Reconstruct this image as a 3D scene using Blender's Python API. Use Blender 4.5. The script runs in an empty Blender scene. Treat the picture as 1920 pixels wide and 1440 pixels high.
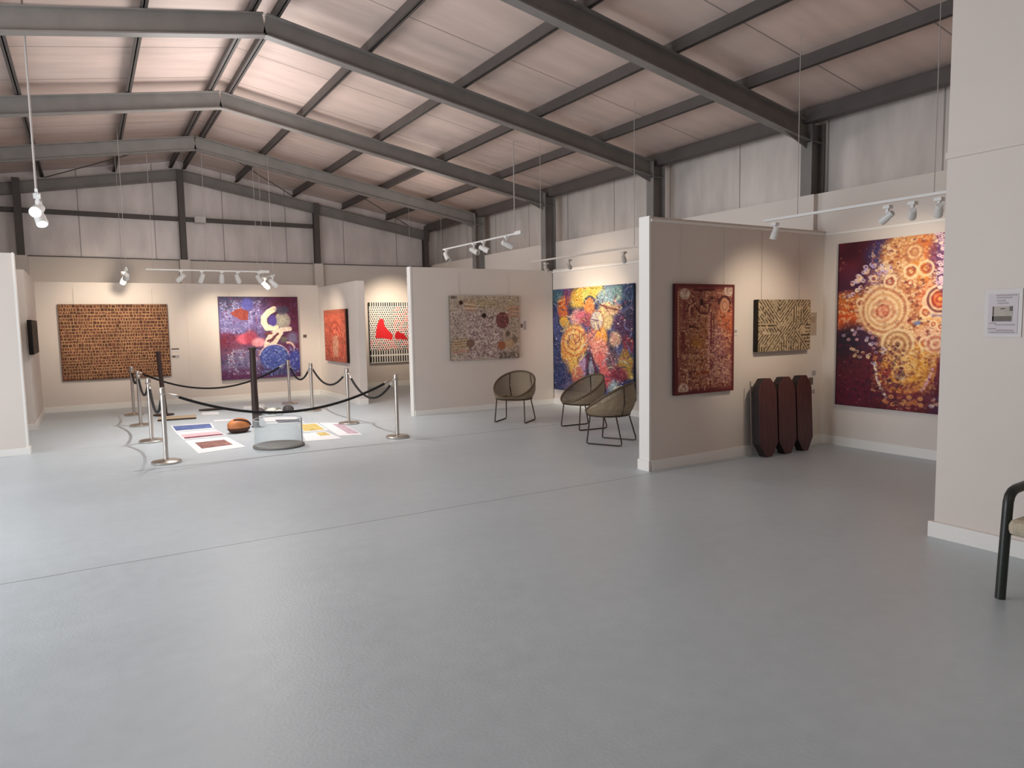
import bpy, bmesh, math, random
import numpy as np
from mathutils import Vector, Matrix
random.seed(7)
rng = np.random.default_rng(11)
S = bpy.context.scene
COL = S.collection
PI = math.pi

# ------------------------------------------------------------------ view settings
S.view_settings.view_transform = 'Standard'
S.view_settings.look = 'None'
S.view_settings.gamma = 1.0
S.view_settings.use_curve_mapping = False
S.view_settings.exposure = 0.0

def lin(c):
    c = np.asarray(c, float)
    return np.where(c <= 0.04045, c / 12.92, ((c + 0.055) / 1.055) ** 2.4)

def L(r, g, b):
    v = lin([r / 255, g / 255, b / 255])
    return (float(v[0]), float(v[1]), float(v[2]), 1.0)

# ------------------------------------------------------------------ materials
MATS = {}
def mat(name, rgb, rough=0.6, metal=0.0, noise=0.0, nscale=8.0, bump=0.0, bscale=60.0, stretch=None, spec=0.5, emit=None, estr=0.0):
    if name in MATS: return MATS[name]
    m = bpy.data.materials.new(name); m.use_nodes = True
    nt = m.node_tree; b = nt.nodes['Principled BSDF']
    col = L(*rgb)
    b.inputs['Roughness'].default_value = rough
    b.inputs['Metallic'].default_value = metal
    b.inputs['Specular IOR Level'].default_value = spec
    b.inputs['Base Color'].default_value = col
    tc = nt.nodes.new('ShaderNodeTexCoord')
    src = tc.outputs['Object']
    if stretch:
        mp = nt.nodes.new('ShaderNodeMapping'); mp.inputs['Scale'].default_value = stretch
        nt.links.new(src, mp.inputs['Vector']); src = mp.outputs['Vector']
    if noise > 0:
        n = nt.nodes.new('ShaderNodeTexNoise'); n.inputs['Scale'].default_value = nscale; n.inputs['Detail'].default_value = 5
        nt.links.new(src, n.inputs['Vector'])
        r = nt.nodes.new('ShaderNodeMapRange')
        r.inputs['From Min'].default_value = 0.3; r.inputs['From Max'].default_value = 0.7
        r.inputs['To Min'].default_value = 1 - noise; r.inputs['To Max'].default_value = 1 + noise
        nt.links.new(n.outputs['Fac'], r.inputs['Value'])
        mx = nt.nodes.new('ShaderNodeMix'); mx.data_type = 'RGBA'; mx.blend_type = 'MULTIPLY'
        mx.inputs['Factor'].default_value = 1.0
        mx.inputs['A'].default_value = col
        nt.links.new(r.outputs['Result'], mx.inputs['B'])
        nt.links.new(mx.outputs['Result'], b.inputs['Base Color'])
    if bump > 0:
        n2 = nt.nodes.new('ShaderNodeTexNoise'); n2.inputs['Scale'].default_value = bscale; n2.inputs['Detail'].default_value = 3
        nt.links.new(src, n2.inputs['Vector'])
        bp = nt.nodes.new('ShaderNodeBump'); bp.inputs['Strength'].default_value = bump; bp.inputs['Distance'].default_value = 0.02
        nt.links.new(n2.outputs['Fac'], bp.inputs['Height']); nt.links.new(bp.outputs['Normal'], b.inputs['Normal'])
    if emit:
        b.inputs['Emission Color'].default_value = L(*emit); b.inputs['Emission Strength'].default_value = estr
    MATS[name] = m
    return m

WHITE = mat('white wall paint', (221, 211, 203), 0.55, noise=0.02, nscale=1.2)
TRIM = mat('white gloss trim', (238, 235, 230), 0.35)
STEEL = mat('grey painted steel', (126, 121, 117), 0.5, noise=0.10, nscale=4)
STEELD = mat('dark purlin steel', (80, 73, 70), 0.55, noise=0.10, nscale=4)
CHROME = mat('brushed stainless steel', (200, 192, 184), 0.28, 0.9)
ROPE = mat('black velvet rope', (20, 17, 18), 0.85, bump=0.3, bscale=200)
FIX = mat('white lamp housing', (226, 226, 224), 0.4)
FIXB = mat('black lamp housing', (30, 27, 26), 0.4)
LENS = mat('lit lamp lens', (255, 250, 240), 0.3, emit=(255, 244, 226), estr=30.0)
LENSOFF = mat('unlit lamp lens', (170, 170, 165), 0.2)
CABLE = mat('pale hanging cable', (176, 168, 164), 0.5)
WIRE = mat('thin picture wire', (190, 180, 170), 0.4)
PAPER = mat('white paper', (240, 240, 242), 0.7)
LABEL = mat('label card', (222, 214, 210), 0.6)

def mat_foil(name, rgb, rough, metal, stretch, bump, seam=None):
    m = mat(name, rgb, rough, metal, noise=0.10, nscale=3.0, bump=bump, bscale=6.0, stretch=stretch)
    return m
FOILW = mat('silver wall insulation', (206, 197, 191), 0.42, 0.2, noise=0.12, nscale=2.0, bump=0.25, bscale=3.0, stretch=(2.0, 2.0, 0.6))
FOILR = mat('foil roof lining', (214, 192, 182), 0.5, 0.15, noise=0.10, nscale=1.6, bump=0.6, bscale=2.5, stretch=(0.5, 2.5, 1.0))

def seams(m, axis, every, w, dark):
    nt = m.node_tree; N = nt.nodes; Lk = nt.links; b = N['Principled BSDF']
    old = b.inputs['Base Color'].links[0].from_socket
    tc = N.new('ShaderNodeTexCoord'); sp = N.new('ShaderNodeSeparateXYZ'); Lk.new(tc.outputs['Object'], sp.inputs[0])
    d = N.new('ShaderNodeMath'); d.operation = 'DIVIDE'; d.inputs[1].default_value = every
    Lk.new(sp.outputs[axis], d.inputs[0])
    f = N.new('ShaderNodeMath'); f.operation = 'FRACT'; Lk.new(d.outputs[0], f.inputs[0])
    l = N.new('ShaderNodeMath'); l.operation = 'LESS_THAN'; l.inputs[1].default_value = w / every; Lk.new(f.outputs[0], l.inputs[0])
    k = N.new('ShaderNodeMath'); k.operation = 'MULTIPLY'; k.inputs[1].default_value = 0.7; Lk.new(l.outputs[0], k.inputs[0])
    mx = N.new('ShaderNodeMix'); mx.data_type = 'RGBA'; mx.inputs['B'].default_value = L(*dark)
    Lk.new(k.outputs[0], mx.inputs['Factor']); Lk.new(old, mx.inputs['A']); Lk.new(mx.outputs['Result'], b.inputs['Base Color'])
    return m
FOILG = mat('silver gable insulation', (218, 208, 205), 0.42, 0.15, noise=0.12, nscale=2.0, bump=0.25, bscale=3.0, stretch=(2.0, 2.0, 0.6))
seams(FOILG, 'X', 1.35, 0.02, (120, 112, 108)); seams(FOILW, 'Y', 1.35, 0.02, (120, 112, 108)); seams(FOILR, 'Y', 1.2, 0.018, (110, 96, 92))
def mat_floor():
    m = bpy.data.materials.new('painted concrete floor'); m.use_nodes = True
    nt = m.node_tree; N = nt.nodes; Lk = nt.links; b = N['Principled BSDF']
    tc = N.new('ShaderNodeTexCoord')
    def noise(sc, det=6, st=None):
        n = N.new('ShaderNodeTexNoise'); n.inputs['Scale'].default_value = sc; n.inputs['Detail'].default_value = det
        if st:
            mp = N.new('ShaderNodeMapping'); mp.inputs['Scale'].default_value = st
            Lk.new(tc.outputs['Object'], mp.inputs['Vector']); Lk.new(mp.outputs['Vector'], n.inputs['Vector'])
        else: Lk.new(tc.outputs['Object'], n.inputs['Vector'])
        return n
    n1 = noise(0.7, 6, (1, 1.6, 1)); n2 = noise(9, 4); n3 = noise(60, 2)
    cr = N.new('ShaderNodeValToRGB')
    cr.color_ramp.elements[0].position = 0.3; cr.color_ramp.elements[0].color = L(190, 201, 207)
    cr.color_ramp.elements[1].position = 0.7; cr.color_ramp.elements[1].color = L(204, 215, 221)
    mixn = N.new('ShaderNodeMath'); mixn.operation = 'MULTIPLY_ADD'; mixn.inputs[1].default_value = 0.45; 
    Lk.new(n2.outputs['Fac'], mixn.inputs[0]); 
    sc = N.new('ShaderNodeMath'); sc.operation = 'MULTIPLY'; sc.inputs[1].default_value = 0.55
    Lk.new(n1.outputs['Fac'], sc.inputs[0]); Lk.new(sc.outputs[0], mixn.inputs[2])
    Lk.new(mixn.outputs[0], cr.inputs['Fac'])
    # saw-cut joints across the slab, wavering a little; the middle one doubles as painted rope shadow
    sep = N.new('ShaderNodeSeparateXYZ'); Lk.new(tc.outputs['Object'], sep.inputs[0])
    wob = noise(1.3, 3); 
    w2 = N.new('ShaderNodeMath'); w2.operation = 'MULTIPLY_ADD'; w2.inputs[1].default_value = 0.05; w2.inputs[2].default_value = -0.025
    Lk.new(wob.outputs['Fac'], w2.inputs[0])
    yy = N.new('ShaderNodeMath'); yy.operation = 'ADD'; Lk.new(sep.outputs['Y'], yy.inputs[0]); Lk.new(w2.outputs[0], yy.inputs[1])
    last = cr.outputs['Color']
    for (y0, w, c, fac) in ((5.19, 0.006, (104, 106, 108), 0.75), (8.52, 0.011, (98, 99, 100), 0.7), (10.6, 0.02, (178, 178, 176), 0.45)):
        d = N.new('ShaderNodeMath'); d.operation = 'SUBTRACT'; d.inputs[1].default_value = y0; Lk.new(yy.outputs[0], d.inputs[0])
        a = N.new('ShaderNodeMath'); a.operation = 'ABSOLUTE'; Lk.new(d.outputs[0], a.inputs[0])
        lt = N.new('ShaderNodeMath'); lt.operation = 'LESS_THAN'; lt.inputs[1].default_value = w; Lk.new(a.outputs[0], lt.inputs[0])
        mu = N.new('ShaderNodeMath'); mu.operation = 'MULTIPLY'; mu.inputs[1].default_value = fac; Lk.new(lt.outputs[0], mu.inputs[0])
        if y0 == 8.52:  # near rope's shadow is painted into this joint line, hence the left cut-off
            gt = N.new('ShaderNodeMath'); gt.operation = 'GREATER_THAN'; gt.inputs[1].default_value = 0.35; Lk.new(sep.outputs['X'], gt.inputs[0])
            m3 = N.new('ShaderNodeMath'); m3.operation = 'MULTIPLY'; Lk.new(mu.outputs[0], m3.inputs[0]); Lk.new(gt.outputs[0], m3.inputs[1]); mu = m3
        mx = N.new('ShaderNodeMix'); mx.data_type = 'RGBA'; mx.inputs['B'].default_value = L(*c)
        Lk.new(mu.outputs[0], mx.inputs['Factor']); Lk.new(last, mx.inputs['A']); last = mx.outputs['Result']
    Lk.new(last, b.inputs['Base Color'])
    r = N.new('ShaderNodeMapRange'); r.inputs['To Min'].default_value = 0.30; r.inputs['To Max'].default_value = 0.48
    Lk.new(n2.outputs['Fac'], r.inputs['Value']); Lk.new(r.outputs['Result'], b.inputs['Roughness'])
    bp = N.new('ShaderNodeBump'); bp.inputs['Strength'].default_value = 0.08; bp.inputs['Distance'].default_value = 0.01
    Lk.new(n3.outputs['Fac'], bp.inputs['Height']); Lk.new(bp.outputs['Normal'], b.inputs['Normal'])
    return m
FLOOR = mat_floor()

def mat_paint():
    m = bpy.data.materials.new('painted canvas'); m.use_nodes = True
    nt = m.node_tree; N = nt.nodes; b = N['Principled BSDF']
    a = N.new('ShaderNodeVertexColor'); a.layer_name = 'paint'
    n = N.new('ShaderNodeTexNoise'); n.inputs['Scale'].default_value = 90; n.inputs['Detail'].default_value = 2
    tc = N.new('ShaderNodeTexCoord'); nt.links.new(tc.outputs['Object'], n.inputs['Vector'])
    r = N.new('ShaderNodeMapRange'); r.inputs['To Min'].default_value = 0.86; r.inputs['To Max'].default_value = 1.14
    nt.links.new(n.outputs['Fac'], r.inputs['Value'])
    mx = N.new('ShaderNodeMix'); mx.data_type = 'RGBA'; mx.blend_type = 'MULTIPLY'; mx.inputs['Factor'].default_value = 1
    nt.links.new(a.outputs['Color'], mx.inputs['A']); nt.links.new(r.outputs['Result'], mx.inputs['B'])
    nt.links.new(mx.outputs['Result'], b.inputs['Base Color'])
    b.inputs['Roughness'].default_value = 0.7; b.inputs['Specular IOR Level'].default_value = 0.25
    return m
PAINT = mat_paint()

# ------------------------------------------------------------------ mesh helpers
def bx(bm, x0, x1, y0, y1, z0, z1, M=None):
    vs = [bm.verts.new(Vector(p)) for p in ((x0, y0, z0), (x1, y0, z0), (x1, y1, z0), (x0, y1, z0), (x0, y0, z1), (x1, y0, z1), (x1, y1, z1), (x0, y1, z1))]
    for f in ((0, 3, 2, 1), (4, 5, 6, 7), (0, 1, 5, 4), (1, 2, 6, 5), (2, 3, 7, 6), (3, 0, 4, 7)):
        bm.faces.new([vs[i] for i in f])
    if M is not None:
        for v in vs: v.co = M @ v.co
    return vs

def tube(bm, pts, r, n=10, cap=True, closed=False):
    pts = [Vector(p) for p in pts]
    rings = []
    m = len(pts)
    up = Vector((0, 0, 1))
    prev = None
    for i, p in enumerate(pts):
        a = pts[(i - 1) % m] if (i > 0 or closed) else p
        c = pts[(i + 1) % m] if (i < m - 1 or closed) else p
        t = (c - a).normalized()
        if prev is None:
            u = t.cross(up)
            if u.length < 1e-3: u = t.cross(Vector((1, 0, 0)))
            u.normalize()
        else:
            u = (prev - t * prev.dot(t)); u.normalize()
        prev = u
        w = t.cross(u)
        rr = r[i] if isinstance(r, (list, tuple)) else r
        rings.append([bm.verts.new(p + (u * math.cos(2 * PI * k / n) + w * math.sin(2 * PI * k / n)) * rr) for k in range(n)])
    rng_ = range(m if closed else m - 1)
    for i in rng_:
        A = rings[i]; B = rings[(i + 1) % m]
        for k in range(n):
            bm.faces.new((A[k], A[(k + 1) % n], B[(k + 1) % n], B[k]))
    if cap and not closed:
        bm.faces.new(rings[0][::-1]); bm.faces.new(rings[-1])

def lathe(bm, prof, n=24, M=None, arc=2 * PI):
    rings = []
    for (r, z) in prof:
        if r < 1e-5:
            v = bm.verts.new((0, 0, z)); rings.append([v])
        else:
            rings.append([bm.verts.new((r * math.cos(2 * PI * k / n), r * math.sin(2 * PI * k / n), z)) for k in range(n)])
    for A, B in zip(rings, rings[1:]):
        for k in range(n):
            a = [A[0]] if len(A) == 1 else [A[k], A[(k + 1) % n]]
            b = [B[0]] if len(B) == 1 else [B[(k + 1) % n], B[k]]
            if len(a) + len(b) >= 3: bm.faces.new(a + b)
    if M is not None:
        for R in rings:
            for v in R: v.co = M @ v.co

def prism(bm, poly, y0, y1, M=None):
    """poly in (x,z), extruded along y"""
    A = [bm.verts.new((x, y0, z)) for x, z in poly]; B = [bm.verts.new((x, y1, z)) for x, z in poly]
    n = len(poly)
    bm.faces.new(A); bm.faces.new(B[::-1])
    for i in range(n): bm.faces.new((A[i], B[i], B[(i + 1) % n], A[(i + 1) % n]))
    if M is not None:
        for v in A + B: v.co = M @ v.co

def link(name, bm, m, parent=None, smooth=False, bevel=0.0, loc=None, rotz=0.0):
    me = bpy.data.meshes.new(name)
    bmesh.ops.recalc_face_normals(bm, faces=bm.faces)
    bm.to_mesh(me); bm.free()
    me.materials.append(m)
    if smooth:
        for p in me.polygons: p.use_smooth = True
        try: me.set_sharp_from_angle(angle=math.radians(40))
        except Exception: pass
    o = bpy.data.objects.new(name, me); COL.objects.link(o)
    if parent: o.parent = parent
    if loc is not None: o.location = loc
    o.rotation_euler = (0, 0, rotz)
    if bevel > 0:
        md = o.modifiers.new('bevel', 'BEVEL'); md.width = bevel; md.segments = 2; md.limit_method = 'ANGLE'
    return o

def tag(o, label, cat, group=None):
    o['label'] = label; o['category'] = cat
    if group: o['group'] = group
    return o

def thing(name, label, cat, loc=(0, 0, 0), rotz=0.0, group=None):
    o = bpy.data.objects.new(name, None); COL.objects.link(o)
    o.location = loc; o.rotation_euler = (0, 0, rotz); o.empty_display_size = 0.1
    return tag(o, label, cat, group)

def struct(name, bm, m, parent=None, **k):
    o = link(name, bm, m, parent, **k)
    if parent is None: o['kind'] = 'structure'
    return o

def sbox(name, m, *b, **k):
    bm = bmesh.new(); bx(bm, *b); return struct(name, bm, m, **k)

def copy_thing(root, loc=None, rotz=None, label=None):
    r = root.copy(); COL.objects.link(r)
    if loc is not None: r.location = loc
    if rotz is not None: r.rotation_euler = (0, 0, rotz)
    if label: r['label'] = label
    for ch in [c for c in root.children]:
        c = ch.copy(); COL.objects.link(c); c.parent = r
        for g in [x for x in ch.children]:
            d = g.copy(); COL.objects.link(d); d.parent = c
    return r

# ------------------------------------------------------------------ the shed
XR, XL, RIDGE = 7.85, -4.15, 1.85      # long walls and ridge line
YG, YB = 16.55, -4.5                   # gable wall and the wall behind the camera
SL = 0.176                             # roof slope
def zroof(x, z0): return z0 - SL * abs(x - RIDGE)

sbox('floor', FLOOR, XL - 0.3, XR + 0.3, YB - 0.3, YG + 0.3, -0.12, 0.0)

# roof lining: two slopes
for sx, nm in ((1, 'ceiling'), (-1, 'ceiling')):
    bm = bmesh.new()
    xe = XR + 0.25 if sx > 0 else XL - 0.25
    z0, z1 = 5.07, zroof(xe, 5.07)
    prism(bm, [(RIDGE, z0), (xe, z1), (xe, z1 + 0.06), (RIDGE, z0 + 0.06)], YB - 0.25, YG + 0.25)
    struct(nm, bm, FOILR)

# silver upper walls
ztop = zroof(XR, 5.07)
sbox('wall_right', FOILW, XR + 0.02, XR + 0.12, YB, YG + 0.1, 0.0, ztop - 0.02)
# left wall with a wide open doorway that lets the daylight in
D0, D1, DH = 3.2, 8.8, 2.95
bm = bmesh.new()
bx(bm, XL - 0.12, XL, YB, D0, 0, zroof(XL, 5.07) - 0.02)
bx(bm, XL - 0.12, XL, D1, YG + 0.1, 0, zroof(XL, 5.07) - 0.02)
bx(bm, XL - 0.12, XL, D0, D1, DH, zroof(XL, 5.07) - 0.02)
struct('wall_left', bm, FOILW)
bm = bmesh.new()
bx(bm, XL - 0.14, XL + 0.03, D0 - 0.08, D0, 0, DH + 0.08); bx(bm, XL - 0.14, XL + 0.03, D1, D1 + 0.08, 0, DH + 0.08); bx(bm, XL - 0.14, XL + 0.03, D0, D1, DH, DH + 0.08)
struct('door_1', bm, STEEL)
bm = bmesh.new()
prism(bm, [(XL - 0.1, 0), (XR + 0.1, 0), (XR + 0.1, zroof(XR, 5.05)), (RIDGE, 5.05), (XL - 0.1, zroof(XL, 5.05))], YG + 0.02, YG + 0.12)
struct('wall_gable', bm, FOILG)
bm = bmesh.new()
prism(bm, [(XL - 0.1, 0), (XR + 0.1, 0), (XR + 0.1, zroof(XR, 5.05)), (RIDGE, 5.05), (XL - 0.1, zroof(XL, 5.05))], YB - 0.12, YB)
struct('wall_rear', bm, WHITE)

# white lining below the foil: gable wall and right wall, up to 2.97 m
HW = 2.97
sbox('wall_gable_lining', WHITE, XL, XR, YG - 0.10, YG + 0.02, 0.0, HW)
sbox('wall_right_lining', WHITE, XR - 0.20, XR + 0.02, 2.6, YG - 0.1, 0.0, HW + 0.06)
sbox('trim_1', STEELD, XL, XR - 0.25, YG - 0.12, YG + 0.02, HW, HW + 0.018)

# display boards in front of the lining
def board(name, x0, x1, y0, y1, h):
    return sbox(name, WHITE, x0, x1, y0, y1, 0, h, bevel=0.004)
sbox('trim_11', WHITE, 1.725, 1.77, 15.515, 15.60, 0, 2.43)
board('wall_display_gable_left', -0.78, 1.735, 15.50, 15.62, 2.43)
board('wall_display_gable_right', 1.76, 4.45, 15.51, 15.62, 2.43)
board('wall_display_right_far', 7.46, 7.58, 5.42, 10.74, 2.50)
board('wall_display_right_near', 7.66, 7.78, 2.55, 5.24, 2.57)
# free-standing partitions
board('wall_partition_middle', 4.63, 7.46, 10.75, 10.87, 2.48)
board('wall_partition_front', 4.86, 7.66, 5.28, 5.42, 2.57)
board('wall_partition_alcove', 4.44, 4.60, 12.95, 15.55, 2.38)
board('wall_partition_left', XL + 0.02, -0.72, 10.50, 10.66, 2.49)
board('wall_partition_left_far', XL + 0.02, -0.76, 13.00, 15.58, 2.47)
# bright painted end studs of the two partitions
sbox('trim_2', TRIM, 4.605, 4.632, 10.745, 10.875, 0, 2.485)
sbox('trim_3', TRIM, 4.835, 4.862, 5.275, 5.425, 0, 2.575)
sbox('trim_4', TRIM, -0.722, -0.700, 10.495, 10.665, 0, 2.495)
# right room: a full-height wall close to the camera
sbox('wall_near_right', WHITE, 5.00, 5.16, YB, 2.55, 0, 4.36)
sbox('wall_near_right_return', WHITE, 5.16, XR, 2.43, 2.55, 0, 3.78)
sbox('trim_5', WHITE, 4.985, 5.01, YB, 2.555, 2.585, 2.625)
# baseboards
def base(name, x0, x1, y0, y1, h=0.10):
    return sbox(name, TRIM, x0, x1, y0, y1, 0, h, bevel=0.003)
base('baseboard_gable_left', -0.76, 1.74, 15.482, 15.502, 0.11)
base('baseboard_gable_right', 1.755, 4.42, 15.492, 15.512, 0.11)
base('baseboard_alcove', 4.60, XR - 0.2, YG - 0.12, YG - 0.098, 0.11)
base('baseboard_alcove_left', 4.422, 4.442, 12.95, 15.49, 0.11)
base('baseboard_alcove_end', 4.422, 4.602, 12.93, 12.952, 0.11)
base('baseboard_right_far', 7.44, 7.462, 5.42, 10.73, 0.11)
base('baseboard_right_near', 7.64, 7.662, 2.56, 5.26, 0.11)
base('baseboard_middle', 4.63, 7.44, 10.73, 10.752, 0.09)
base('baseboard_front', 4.86, 7.64, 5.258, 5.282, 0.11)
base('baseboard_front_end', 4.815, 4.838, 5.258, 5.43, 0.11)
base('baseboard_near_right', 4.965, 5.002, YB, 2.575, 0.11)
base('baseboard_left', XL + 0.03, -0.70, 10.478, 10.502, 0.09)
base('baseboard_left_end', -0.702, -0.68, 10.478, 10.66, 0.09)
base('baseboard_left_far', XL + 0.03, -0.74, 12.978, 13.002, 0.10)
base('baseboard_left_far_side', -0.762, -0.74, 12.98, 15.49, 0.10)

# picture rails near the top of the boards
sbox('trim_6', TRIM, 7.440, 7.462, 5.42, 10.73, 2.44, 2.465)
sbox('trim_7', TRIM, 7.640, 7.662, 2.56, 5.26, 2.515, 2.54)
sbox('trim_8', TRIM, 4.86, 7.64, 5.262, 5.282, 2.52, 2.545)

# ------------------------------------------------------------------ portal frames
def ibeam(bm, p0, p1, depth_dir, depth, width, tf=0.014, tw=0.01):
    """I section from p0 to p1; web lies along depth_dir"""
    p0 = Vector(p0); p1 = Vector(p1); t = (p1 - p0).normalized()
    d = Vector(depth_dir); d = (d - t * d.dot(t)).normalized(); w = t.cross(d)
    for (a0, a1, b0, b1) in ((-depth / 2, -depth / 2 + tf, -width / 2, width / 2), (depth / 2 - tf, depth / 2, -width / 2, width / 2), (-depth / 2 + tf, depth / 2 - tf, -tw / 2, tw / 2)):
        vs = []
        for p in (p0, p1):
            for (aa, bb) in ((a0, b0), (a1, b0), (a1, b1), (a0, b1)):
                vs.append(bm.verts.new(p + d * aa + w * bb))
        for f in ((3, 2, 1, 0), (4, 5, 6, 7), (0, 1, 5, 4), (1, 2, 6, 5), (2, 3, 7, 6), (3, 0, 4, 7)):
            bm.faces.new([vs[i] for i in f])

FR = [13.72, 10.98, 8.08, 5.52, 2.2, -0.8]
RD = 0.235
for y in FR:
    for sx in (1, -1):
        xe = (7.60 if y == 5.52 else 7.42) if sx > 0 else -3.72
        bm = bmesh.new()
        ibeam(bm, (RIDGE, y, 4.915 - RD / 2), (xe, y, zroof(xe, 4.915) - RD / 2), (0, 0, 1), RD, 0.12)
        # haunch at the eave
        prism(bm, [(xe - sx * 0.55, zroof(xe - sx * 0.55, 4.70)), (xe, zroof(xe, 4.70)), (xe, zroof(xe, 4.70) - 0.10)], y - 0.006, y + 0.006)
        struct('rafter', bm, STEEL)
        bm = bmesh.new()
        ibeam(bm, (xe + sx * 0.12, y, 0.0), (xe + sx * 0.12, y, zroof(xe, 4.90)), (1, 0, 0), 0.24, 0.15)
        for zz in (zroof(xe, 4.68), ):
            bx(bm, min(xe, xe + sx * 0.24), max(xe, xe + sx * 0.24), y - 0.07, y + 0.07, zz - 0.012, zz)
        struct('column', bm, STEEL)
    # white boxed lower part of the right-hand column
    if y == 5.52: sbox('trim_9', WHITE, 7.58, 7.80, y - 0.13, y + 0.13, 0, HW + 0.05)
    elif 2.5 < y < 10.9: sbox('trim_9', WHITE, 7.37, 7.66, y - 0.17, y + 0.17, 0, HW + 0.05)
# gable frame
for sx in (1, -1):
    xe = 7.6 if sx > 0 else -3.9
    bm = bmesh.new()
    ibeam(bm, (RIDGE, YG - 0.14, 4.86 - 0.11), (xe, YG - 0.14, zroof(xe, 4.86) - 0.11), (0, 0, 1), 0.22, 0.10)
    struct('rafter', bm, STEEL)
for x, zt in ((-0.97, 4.42), (RIDGE + 0.02, 4.84), (4.70, 4.36), (7.45, 3.9), (-3.8, 3.9)):
    bm = bmesh.new()
    ibeam(bm, (x, YG - 0.20, HW), (x, YG - 0.20, zt), (0, 1, 0), 0.16, 0.12)
    struct('column', bm, STEELD)
    if x < 7:
        sbox('trim_10', WHITE, x - 0.10, x + 0.10, YG - 0.30, YG - 0.09, 0, HW)
# horizontal girt across the gable
for x0, x1 in ((XL, -1.02), (-0.92, 1.80), (1.94, 4.64)):
    sbox('girt', STEELD, x0, x1, YG - 0.16, YG - 0.02, 3.80, 3.88)
# purlins
for x in (1.98, 3.02, 4.25, 5.40, 6.50, 7.58):
    for xx in (x, 2 * RIDGE - x):
        z = zroof(xx, 4.925)
        bm = bmesh.new()
        bx(bm, xx - 0.035, xx + 0.035, YB, YG, z, z + 0.012)
        bx(bm, xx - 0.006, xx + 0.006, YB, YG, z, z + 0.135)
        if x > 7: bx(bm, xx - 0.07, xx + 0.07, YB, YG, z - 0.05, z + 0.10)
        struct('purlin', bm, STEELD)
# roof bracing rods in the end bay
for a, b in (((2.05, 13.8, 4.86), (4.25, 16.4, 4.47)), ((4.25, 13.8, 4.47), (7.1, 16.5, 3.98)), ((-0.5, 16.4, 4.48), (1.7, 13.8, 4.86))):
    bm = bmesh.new(); tube(bm, [a, b], 0.009, 6); struct('brace_rod', bm, STEELD)

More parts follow.
